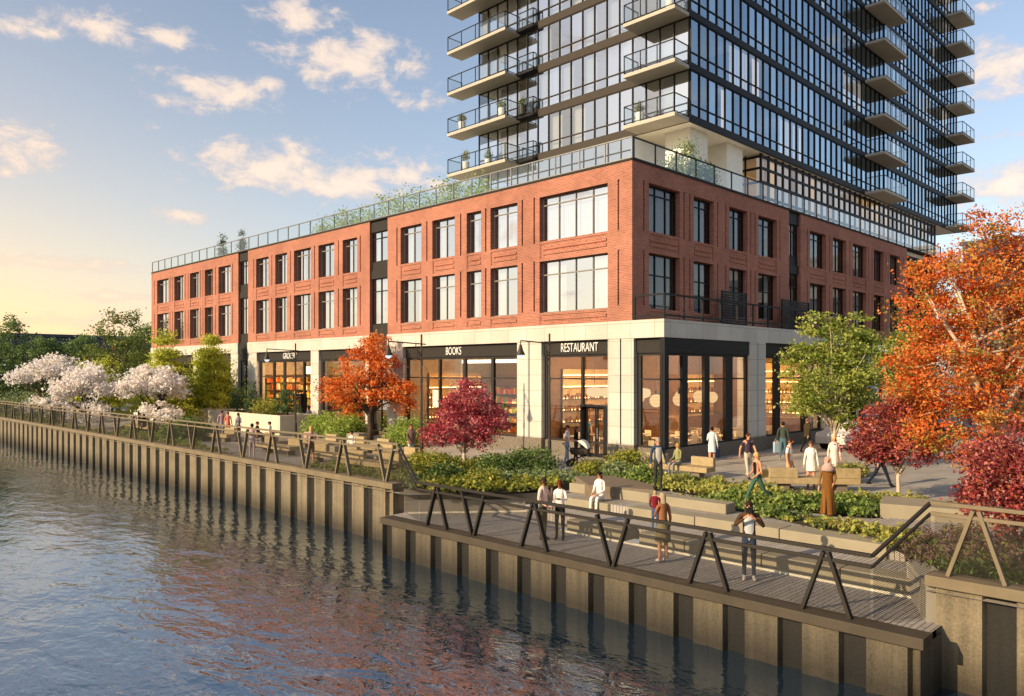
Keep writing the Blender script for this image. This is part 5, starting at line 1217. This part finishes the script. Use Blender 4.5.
    def tubecloth(nm_, rings, col):
        m = MB(); k = 36; vs = []
        for (z, rx, ry, y0, wob) in rings:
            for j in range(k):
                a = 2*PI*j/k; w = 1+wob*(.6*math.sin(a*7+z*2.5)+.4*math.sin(a*12-z*4+1))
                vs.append((rx*w*math.cos(a)*s, (y0+ry*w*math.sin(a))*s, (z+dz)*s))
        fs = [(i*k+j, i*k+(j+1) % k, (i+1)*k+(j+1) % k, (i+1)*k+j) for i in range(len(rings)-1) for j in range(k)]
        m.add(vs, fs); return m.build(nm_, cloth(col), t, smooth=True, origin=(0, 0, 0))
    if dress:
        col, hem = dress
        if sit: m = None; tubecloth('dress', [(pz+.46, .15, .1, .0, 0), (pz+.2, .14, .115, .01, 0), (pz+.02, .18, .15, .03, 0), (pz-.06, .2, .3, .2, .02)], col); q = MB(); q.box(-.2*s, .2*s, .2*s, .5*s, (.2)*s, (pz+.1)*s); q.build('skirt', cloth(col), t, bevel=.06, origin=(0, 0, 0))
        else: tubecloth('dress', [(pz+.47, .14, .09, 0, 0), (pz+.38, .155, .12, .02, 0), (pz+.2, .13, .11, .01, 0), (pz, .165, .13, 0, .01), (pz-.25, .165, .135, 0, .06), (hem-dz, .165+max(0, .5-hem)*.1, .17+max(0, .5-hem)*.3, -.1 if hem < .2 else 0, .12)], col)
    if skirt:
        col, hem = skirt; tubecloth('skirt', [(pz+.12, .135, .115, .01, 0), (pz-.02, .17, .14, 0, .01), (pz-.2, .19, .16, 0, .03), (hem-dz, .2, .18, 0, .05)], col)
    if coat:
        col, hem = coat; tubecloth('jacket', [(pz+.5, .14, .09, -.01+ly, 0), (pz+.43, .2, .125, 0+ly*.9, 0), (pz+.2, .158, .128, .005+ly*.4, .01), (hem-dz, .178, .15, 0, .02)], col)
    return t
P_ = person
# promenade
P_('photographer in a brown jacket and jeans holding a camera to his face', G(749, 580, -.6), 195, 1.8, top='#4a3424', bottom='#2c3648', shoes='#b8b0a8', hair='#2a1a10', la='camera', ra='camera', inner='#b0b4b4')
ph = G(749, 580, -.6)
fwd = Vector((S5*(math.cos(R(195))+math.sin(R(195))), S5*(math.cos(R(195))-math.sin(R(195))), 0)); sd = Vector((-fwd.y, fwd.x, 0))
c = thing('camera', 'black camera with lens held up by the photographer', 'camera', ph+fwd*.27+Vector((0, 0, 1.60)), rz=math.atan2(-fwd.x, fwd.y))
m = MB(); m.box(-.08, .08, -.04, .04, -.05, .05); m.box(-.03, .03, -.03, .035, .05, .08); m.build('body', BLACK, c, bevel=.008); m = MB(); m.tube([(0, .04, 0), (0, .14, 0)], [.04, .045], 14); m.build('lens', BLACK, c)
m = MB(); m.poly([ph+fwd*.145+sd*.09+Vector((0, 0, .98)), ph+fwd*.145-sd*.09+Vector((0, 0, .98)), ph+fwd*.165-sd*.06+Vector((0, 0, 1.42)), ph+fwd*.165+sd*.06+Vector((0, 0, 1.42))]);
P_('woman in brown cardigan and khaki skirt carrying a toddler', G(663, 562, -.6), -25, 1.72, top='#8a5a3a', bottom='#6a6048', shoes='#d8d4cc', hair='#9a8a70', sk=0, la='carry', ra='rest', female=True, skirt=('#6a6248', .52), legs=0, hairlen=.1)
P_('toddler in dark red top carried by the woman in the brown cardigan', G(655, 562, -.6)+Vector((0, 0, .78)), 20, .98, top='#6a1424', bottom='#3a5070', shoes='#c0c8d0', hair='#a08a60', sk=0, la='bent', ra='fwd', hairlen=.0)
P_('man in a pale pink shirt with hand raised to his chin', G(543, 540, -.6), 120, 1.76, top='#d8b8a8', bottom='#4a4438', shoes='#3a2c20', hair='#2a2018', sk=2, la='ear', ra='bent', beard=True)
P_('woman with reddish curly hair in a white blouse and black trousers', G(560, 540, -.6), 200, 1.68, top='#e0d4c8', bottom='#181414', shoes='#181010', hair='#5a2416', sk=2, la='embrace', ra='bent', female=True, hairlen=.14)
P_('woman in white with long dark hair sitting on the middle seating tier', G(600, 500.5, .06)-Vector((0, 0, .31)), 215, 1.68, top='#e0dcd4', bottom='#dcd6cc', shoes='#b88a70', hair='#20140e', la='lap', ra='lap', sit=.36, female=True, hairlen=.22)
P_('man in an open blue denim jacket over white T-shirt standing at the bed', G(658, 490, .05), 175, 1.8, top='#2c4056', bottom='#343230', shoes='#202024', hair='#8a8074', sk=0, inner='#a8a49e')
P_('woman in a pale green top sitting on the corner bench', G(678, 477, 0)+Vector((0, 0, .02)), 235, 1.66, top='#8a8a5c', bottom='#7c7c78', shoes='#a04030', hair='#a88848', la='lap', ra='lap', sit=.46, female=True, hairlen=.1)
P_('woman from behind in white tunic holding a navy bag', G(712, 466), 15, 1.72, top='#c8d0d0', bottom='#c8d0d0', shoes='#7a5a40', hair='#20161a', female=True, la='phone', ra='rest', dress=('#c4cccc', .62), legs=0, walk=.12)
def bag(label, loc, col, w=.3, h=.36, name='bag'):
    t = thing(name, label, 'bag', loc, rz=R(-30)); m = MB(); m.box(-w/2, w/2, -.06, .06, 0, h); m.build('body', cloth(col), t, bevel=.02)
    m = MB(); m.tube([(-w*.3, 0, h), (-w*.2, 0, h+.14), (w*.2, 0, h+.14), (w*.3, 0, h)], .01, 6); m.build('strap', cloth(col), t)
bag('navy shopping bag in the hand of the woman in the white tunic', G(717, 464, 0)+Vector((0, 0, .28)), '#1c2a50', .25, .5)
P_('man in a dark purple polo shirt and pale trousers walking on the plaza', G(748, 479), 170, 1.78, top='#3c3040', bottom='#b0a898', shoes='#282828', hair='#40281a', sleeves=.5, walk=.25, la='fwd', ra='back')
P_('blonde woman jogging in a black tank top and teal patterned leggings', G(757, 503, .05), 250, 1.66, top='#141416', bottom='#3c5c50', shoes='#c8b8a8', hair='#c8a060', sleeves=0, walk=.5, la='bent', ra='bent', female=True, hairlen=.12)
P_('man in a white T-shirt and beige shorts standing by the bench', G(789, 489), 125, 1.78, top='#d4d4d0', bottom='#b8a078', shoes='#8a5a40', hair='#3a2418', sleeves=.5, legs=.5)
P_('woman in a long white shirt beside the man in beige shorts', G(811, 489), 200, 1.7, top='#d8d4cc', bottom='#d0ccc4', shoes='#a07858', hair='#50382a', female=True, dress=('#dcd6cc', .66), legs=0)
P_('fair woman in a pale pink top behind the woman with the headscarf', G(834, 480), 190, 1.68, top='#e8c8b8', bottom='#e0d0c4', shoes='#a08070', hair='#c8a070', female=True, hairlen=.06, dress=('#e8ccc0', .45), legs=0)
P_('woman in a mustard brown maxi dress and pale headscarf walking along the path', G(828, 516, .05), 205, 1.7, top='#80582a', bottom='#7c5222', shoes='#402c1c', hair='#302018', female=True, hijab='#a88e84', dress=('#6e481e', .06), walk=.3, la='bent', ra='rest')
P_('man in a dark suit walking away past the dark entrance', G(807, 453), 60, 1.8, top='#3a3020', bottom='#181614', shoes='#0c0c0c', hair='#6a5040', walk=.3, coat=('#3c3220', .8), la='fwd', ra='back')
P_('man in dark green jacket with pale bag', G(783, 460), 30, 1.8, top='#3c443c', bottom='#4a6874', shoes='#a89878', hair='#241a14', walk=.22)
bag('pale blue bag carried by the man in the dark green jacket', G(776.5, 459, 0)+Vector((0, 0, .3)), '#9ab0bc', .3, .5)
bag('tan shoulder bag of the jogging blonde woman', G(764, 503, .05)+Vector((0, 0, .78)), '#b8965a', .26, .24, name='shoulder_bag')
P_('person in navy trousers and jacket walking, head hidden in the crimson tree', G(881, 487), 90, 1.8, top='#20242e', bottom='#1c2230', shoes='#141010', hair='#2a1c14', walk=.38, la='fwd', ra='back')
# left part
P_('man in a white T-shirt and light jeans pushing a pram', G(567, 466), 110, 1.78, top='#d8d6d4', bottom='#8494a8', shoes='#d0c8c0', hair='#1c1210', sleeves=.5, la='push', ra='push', walk=.12, look=1)
P_('woman in black next to the man with the pram', G(576, 464), 110, 1.68, top='#181414', bottom='#3a3028', shoes='#201814', hair='#140e0c', sk=1, la='push', ra='push', female=True, walk=.12, hairlen=.12)
t = thing('pram', 'pram with white hood and dark wheels pushed by the couple', 'pram', G(580, 467), rz=math.atan2(-(S5*(math.cos(R(110))+math.sin(R(110)))), S5*(math.cos(R(110))-math.sin(R(110)))))
m = MB(); m.add(*(lambda v, f: (v, f))([(-.2, -.35, .55), (.2, -.35, .55), (.2, .35, .55), (-.2, .35, .55), (-.24, -.4, .8), (.24, -.4, .8), (.24, .4, .8), (-.24, .4, .8)], [(0, 3, 2, 1), (0, 1, 5, 4), (1, 2, 6, 5), (2, 3, 7, 6), (3, 0, 4, 7)])); m.build('carrycot', cloth('#3a342e'), t)
m = MB()
vs = []
for i in range(7):
    a = PI*.62*i/6
    for x in (-.25, .25): vs.append((x, .36*math.cos(a)*.9-.0+.06, .8+.36*math.sin(a)))
m.add(vs, [(2*i, 2*i+1, 2*i+3, 2*i+2) for i in range(6)]+[tuple(2*i for i in range(7)), tuple(2*i+1 for i in range(7))]); m.build('hood', cloth('#d8d4cc'), t)
m = MB()
for x in (-.24, .24): m.bar((x, -.4, .2), (x, .3, .6), .025, .025); m.bar((x, .4, .2), (x, -.3, .6), .025, .025); m.bar((x, -.3, .6), (x, -.7, 1.0), .025, .025)
m.bar((-.24, -.7, 1.0), (.24, -.7, 1.0), .03, .03); m.build('frame', BLACK, t)
for x in (-.25, .25):
    for y, r in ((-.4, .16), (.4, .12)): m = MB(); m.tube([(x-.02, y, r), (x+.02, y, r)], r, 18); m.build('wheel', cloth('#2a2a2a'), t)
P_('woman with fair hair and a bare-armed pale top by the stone pier', G(524, 448), 180, 1.72, top='#c0a898', bottom='#3c4450', shoes='#282420', hair='#7a5a40', sleeves=0, female=True, hairlen=.15)
P_('woman with hair up in a dark green sleeveless dress by the stone pier', G(533, 447), 0, 1.72, top='#14402c', bottom='#14402c', shoes='#402c20', hair='#7a4a28', sleeves=0, legs=0, female=True, dress=('#154530', .4))
P_('man in a teal shirt standing inside the restaurant window', Vector((1.6, 3.95, .06)), 0, 1.8, top='#4a7878', bottom='#303840', shoes='#202020', hair='#3a2418', sleeves=.5)
P_('woman with long hair in a grey-brown coat walking past the street lamp', G(411, 460), 160, 1.72, top='#6a5850', bottom='#b0b4bc', shoes='#8898a8', hair='#4a3020', female=True, hairlen=.25, walk=.25, coat=('#6a564c', .78), la='back', ra='fwd')
P_('woman in a pink patterned cardigan and brown shorts standing at the far fence', G(311, 464), 350, 1.7, top='#a88490', bottom='#4a3428', shoes='#c0a890', hair='#c09a60', female=True, legs=.5, la='bent', ra='hip', hairlen=.16)
P_('person in a grey jacket and black trousers walking to the grocery door', G(309, 431), 10, 1.72, top='#5a5c68', bottom='#141418', shoes='#141414', hair='#161012', walk=.15, female=True, hairlen=.1)
P_('man in a lilac-grey T-shirt at the left of the strolling couple', G(222, 439), 340, 1.76, top='#8a7a84', bottom='#8a8890', shoes='#705848', hair='#50301c', sleeves=.5, walk=.15)
P_('woman in a coral top beside the man in the lilac-grey T-shirt', G(228, 439), 340, 1.68, top='#d8806a', bottom='#c8583c', shoes='#907858', hair='#7a3a20', female=True, sleeves=.5)
P_('woman with dark hair in a grey top near the cream planter corner', G(238.5, 441), 200, 1.68, top='#7c747c', bottom='#40444c', shoes='#302a28', hair='#1c1214', female=True, la='phone', hairlen=.2)
P_('person in a pale patterned shirt and trousers leaning at the far fence', G(252, 459), 350, 1.68, top='#c8b0a8', bottom='#c0a8a0', shoes='#c8bcb0', hair='#2a1c16', sleeves=.5)
P_('man with dark hair in a black jacket seated at the cafe table', G(257, 446), 90, 1.74, top='#1c1a1c', bottom='#302c30', shoes='#181818', hair='#2a1812', la='lap', ra='lap', sit=.45)
P_('man in a white shirt seated at the cafe table by the brown planter end', G(270, 446), 270, 1.74, top='#dcd6cc', bottom='#6a6458', shoes='#181818', hair='#2c1c14', la='bent', ra='lap', sit=.45)
P_('person in white with dark hair seated on the bench near the orange maple', G(352, 458), 200, 1.7, top='#e0d8cc', bottom='#c8ccd0', shoes='#888888', hair='#20140e', la='lap', ra='lap', sit=.44, female=True)
P_('seated person in black below the rightmost blossom tree', G(139, 433), 60, 1.74, top='#181618', bottom='#302820', shoes='#181818', hair='#181010', la='lap', ra='lap', sit=.45)
P_('second seated person in dark clothes below the rightmost blossom tree', G(144, 434), 300, 1.7, top='#2c2420', bottom='#40342c', shoes='#181818', hair='#221410', la='lap', ra='lap', sit=.45)
# parked car behind the green tree
def car(label, loc, rz, col):
    t = thing('parked_car', label, 'car', loc, rz=rz); pm = plain('car_paint_'+col, col, .3, spec=.6, var=.02)
    prof = [(-2.1, .35), (-2.15, .7), (-2.0, .92), (-1.45, .98), (-.85, 1.42), (.55, 1.45), (1.15, 1.02), (1.95, .9), (2.12, .65), (2.1, .35)]
    m = MB(); vs = []
    for yy, k in ((-.85, 1), (.85, 1)):
        for x, z in prof: vs.append((x, yy*(.82 if z > 1.1 else 1), z))
    n = len(prof); m.add(vs, [tuple(range(n)), tuple(range(n, 2*n))[::-1]]+[(i, n+i, n+(i+1) % n, (i+1) % n) for i in range(n)]); m.build('body', pm, t, bevel=.06)
    for sg in (-1, 1):
        m = MB(); m.add([(-1.3, sg*.81, 1.02), (1.0, sg*.81, 1.04), (.5, sg*.72, 1.4), (-.8, sg*.72, 1.38)], [(0, 1, 2, 3)]); m.build('side_window', plain('car_glass', (.02, .025, .03), .1), t)
        for x in (-1.3, 1.3):
            m = MB(); m.tube([(x, sg*.7, .33), (x, sg*.9, .33)], .33, 20); w = m.build('wheel', cloth('#151515'), t); m = MB(); m.tube([(x, sg*.9, .33), (x, sg*.915, .33)], .2, 16); m.build('rim', plain('rim', (.4, .4, .4), .3, .8), w)
        m = MB(); m.box(2.05, 2.14, sg*.55-.18, sg*.55+.18, .62, .76); m.build('headlight', plain('headlight', (.8, .8, .8), .2), t)
    m = MB(); m.add([(.62, -.66, 1.42), (.62, .66, 1.42), (1.16, .72, 1.04), (1.16, -.72, 1.04)], [(0, 1, 2, 3)]); m.build('windscreen', plain('car_glass', (.02, .025, .03), .1), t)
car('white car parked behind the green tree, partly hidden by the crimson tree', at(853, 41), R(-10), '#c8c4bc')
# ================================================================ LIGHT AND SKY
SUN_AZ, SUN_EL = 57, 22          # direction of travel in the camera's heading, elevation
tr = Vector((S5*(math.sin(R(SUN_AZ))+math.cos(R(SUN_AZ))), S5*(math.cos(R(SUN_AZ))-math.sin(R(SUN_AZ))), 0))*math.cos(R(SUN_EL))+Vector((0, 0, -math.sin(R(SUN_EL))))
sl = bpy.data.lights.new('sun', 'SUN'); sl.energy = 5.0; sl.angle = R(.6); sl.color = (1, .77, .49)
so = bpy.data.objects.new('sun', sl); COL.objects.link(so); so.rotation_euler = tr.to_track_quat('-Z', 'Y').to_euler(); so.location = (-40, 20, 40)
def world():
    w = bpy.data.worlds.new('World'); S.world = w; w.use_nodes = True; nt = w.node_tree; nt.nodes.clear()
    out = N(nt, 'ShaderNodeOutputWorld'); bg = N(nt, 'ShaderNodeBackground'); L(nt, bg.outputs[0], out.inputs[0]); bg.inputs[1].default_value = .1
    sk = N(nt, 'ShaderNodeTexSky'); sk.sky_type = 'NISHITA'; sk.sun_disc = False; sk.sun_elevation = R(SUN_EL)
    sk.sun_rotation = math.atan2(-tr.x, -tr.y); sk.air_density = 1.0; sk.dust_density = 1.2; sk.ozone_density = 1.3
    tc = N(nt, 'ShaderNodeTexCoord'); sp = N(nt, 'ShaderNodeSeparateXYZ'); L(nt, tc.outputs['Generated'], sp.inputs[0])
    def M(op, a, b=None, c=None, clamp=False):
        n = N(nt, 'ShaderNodeMath', operation=op); n.use_clamp = clamp
        for i, v in enumerate((a, b, c)):
            if v is None: continue
            if isinstance(v, (int, float)): n.inputs[i].default_value = v
            else: L(nt, v, n.inputs[i])
        return n.outputs[0]
    X, Y, Z = sp.outputs
    # azimuth from the heading (degrees, + to the right) and elevation
    fx = M('MULTIPLY', M('ADD', X, Y), S5); rx = M('MULTIPLY', M('SUBTRACT', X, Y), S5)
    az = M('MULTIPLY', M('ARCTAN2', rx, fx), 180/PI); el = M('MULTIPLY', M('ARCSINE', Z), 180/PI)
    cb = N(nt, 'ShaderNodeCombineXYZ'); L(nt, az, cb.inputs[0]); L(nt, el, cb.inputs[1])
    # soft noise that breaks the cloud outlines
    def noise(scale, det, sy=1.6, off=0, rough=.6):
        mp = N(nt, 'ShaderNodeMapping'); mp.inputs['Scale'].default_value = (scale, scale*sy, 1); mp.inputs['Location'].default_value = (off, off*.7, 0); L(nt, cb.outputs[0], mp.inputs[0])
        n = N(nt, 'ShaderNodeTexNoise'); n.inputs['Scale'].default_value = 1; n.inputs['Detail'].default_value = det; n.inputs['Roughness'].default_value = rough; n.inputs['Distortion'].default_value = .3
        L(nt, mp.outputs[0], n.inputs['Vector']); return n.outputs['Fac']
    nz = noise(.42, 9, 1.7, 3.1, .66); nz2 = noise(.11, 7, 2.2, 8.2, .6)
    CL = [  # px, py, half width, half height (as read from the photograph's sky), strength
        (12, 28, 40, 14, .8), (42, 33, 38, 12, .8), (120, 30, 70, 16, .9), (165, 36, 40, 12, .8), (300, 18, 48, 20, 1), (28, 146, 42, 24, 1), (5, 135, 40, 14, .8), (215, 90, 66, 19, 1.1), (160, 97, 24, 8, .7), (270, 83, 34, 12, .8), (350, 62, 76, 28, 1.15),
        (176, 216, 26, 10, 1.1), (240, 147, 42, 12, .6), (275, 170, 85, 26, 1.15), (350, 185, 80, 20, 1.1), (410, 178, 66, 20, .9), (153, 127, 11, 5, .7), (6, 172, 16, 8, .7), (415, 95, 40, 14, .6), (50, 262, 120, 8, .95), (110, 296, 60, 6, .8),
        (1000, 75, 46, 32, 1), (1010, 185, 52, 26, 1.2), (960, 200, 32, 12, .8), (990, 136, 34, 8, .6), (930, 172, 26, 8, .6), (985, 8, 26, 10, .6), (70, 322, 120, 9, .9)]
    tot = None
    for (px, py, a, b, s_) in CL:
        x = (px-512)/FPX; yv = (HOR-py)/FPX
        A = math.degrees(math.atan(x)); E_ = math.degrees(math.atan(yv/math.sqrt(1+x*x)))
        wa = math.degrees(a/FPX/(1+x*x)); wb = math.degrees(b/FPX/math.sqrt(1+x*x))
        s1 = N(nt, 'ShaderNodeVectorMath', operation='SUBTRACT'); L(nt, cb.outputs[0], s1.inputs[0]); s1.inputs[1].default_value = (A, E_, 0)
        s2 = N(nt, 'ShaderNodeVectorMath', operation='DIVIDE'); L(nt, s1.outputs[0], s2.inputs[0]); s2.inputs[1].default_value = (wa, wb, 1)
        ln = N(nt, 'ShaderNodeVectorMath', operation='LENGTH'); L(nt, s2.outputs[0], ln.inputs[0])
        v = M('MULTIPLY', M('SUBTRACT', 1.4, ln.outputs['Value'], clamp=False), s_)
        v = M('MAXIMUM', v, -1)
        tot = v if tot is None else M('MAXIMUM', tot, v)
    # loose clouds over the rest of the sky, away from the view ahead
    back = M('MULTIPLY', M('SUBTRACT', nz2, .5), 3.2); away = M('SUBTRACT', M('MULTIPLY', M('ABSOLUTE', az), 1/30), 1.75)
    back = M('ADD', back, M('MINIMUM', M('MULTIPLY', away, 1.2), .0))
    tot = M('MAXIMUM', tot, back)
    dens = M('ADD', M('MULTIPLY', tot, .9), M('MULTIPLY', M('SUBTRACT', nz, .53), 3.3))
    dens = M('ADD', dens, M('MULTIPLY', M('SUBTRACT', nz2, .5), .8))
    mr = N(nt, 'ShaderNodeMapRange'); mr.interpolation_type = 'SMOOTHSTEP'; mr.inputs[1].default_value = .12; mr.inputs[2].default_value = 1.0; mr.inputs[3].default_value = 0; mr.inputs[4].default_value = .74; L(nt, dens, mr.inputs[0])
    # fade under the horizon
    up = N(nt, 'ShaderNodeMapRange'); up.inputs[1].default_value = 0; up.inputs[2].default_value = 4; L(nt, el, up.inputs[0])
    cf = M('MULTIPLY', mr.outputs[0], up.outputs[0])
    # the low sun's warm glow along the horizon on the left
    da = M('MULTIPLY', M('ADD', az, 44), 1/24); g1 = M('POWER', 2.718, M('MULTIPLY', M('MULTIPLY', da, da), -1))
    elp = M('MAXIMUM', el, 0); g2 = M('POWER', 2.718, M('MULTIPLY', elp, -1/7.5)); gl = M('MULTIPLY', g1, g2)
    hz = M('MULTIPLY', M('POWER', 2.718, M('MULTIPLY', elp, -1/9.0)), .6)
    def mixc(a, b, f):
        n = N(nt, 'ShaderNodeMix', data_type='RGBA'); 
        if isinstance(f, float): n.inputs[0].default_value = f
        else: L(nt, f, n.inputs[0])
        for s, v in ((n.inputs[6], a), (n.inputs[7], b)):
            if isinstance(v, tuple): s.default_value = v+(1,)
            else: L(nt, v, s)
        return n.outputs[2]
    hs = N(nt, 'ShaderNodeHueSaturation'); hs.inputs['Saturation'].default_value = SKY_SAT; hs.inputs['Value'].default_value = SKY_VAL; L(nt, sk.outputs[0], hs.inputs['Color'])
    c = mixc(hs.outputs[0], (6.2, 5.7, 5.0), hz)
    c = mixc(c, (12.0, 7.6, 3.0), M('MULTIPLY', gl, 1.1, clamp=True))
    ds = M('MULTIPLY', M('ADD', az, 123), 1/42); g3 = M('MULTIPLY', M('POWER', 2.718, M('MULTIPLY', M('MULTIPLY', ds, ds), -1)), M('POWER', 2.718, M('MULTIPLY', elp, -1/28.0)))
    c = mixc(c, (9.5, 7.6, 5.2), M('MULTIPLY', g3, .75))
    # cloud colour: lit cream towards their lower left, mauve where thin
    lit = N(nt, 'ShaderNodeMapRange'); lit.inputs[1].default_value = .2; lit.inputs[2].default_value = 1.3; L(nt, dens, lit.inputs[0])
    cc = mixc((5.0, 4.5, 4.7), (9.2, 7.2, 5.4), lit.outputs[0])
    cc = mixc(cc, (8.2, 5.2, 2.9), M('MULTIPLY', gl, .9, clamp=True))
    c = mixc(c, cc, cf)
    L(nt, c, bg.inputs[0])
SKY_SAT, SKY_VAL = .86, 1.42
world()
vs = S.view_settings; vs.view_transform = 'Standard'; vs.look = 'None'; vs.exposure = .45; vs.gamma = 1; vs.use_curve_mapping = False
c = S.cycles; c.max_bounces = 10; c.diffuse_bounces = 3; c.glossy_bounces = 4; c.transparent_max_bounces = 14; c.transmission_bounces = 4; c.sample_clamp_indirect = 6; c.caustics_reflective = False; c.caustics_refractive = False
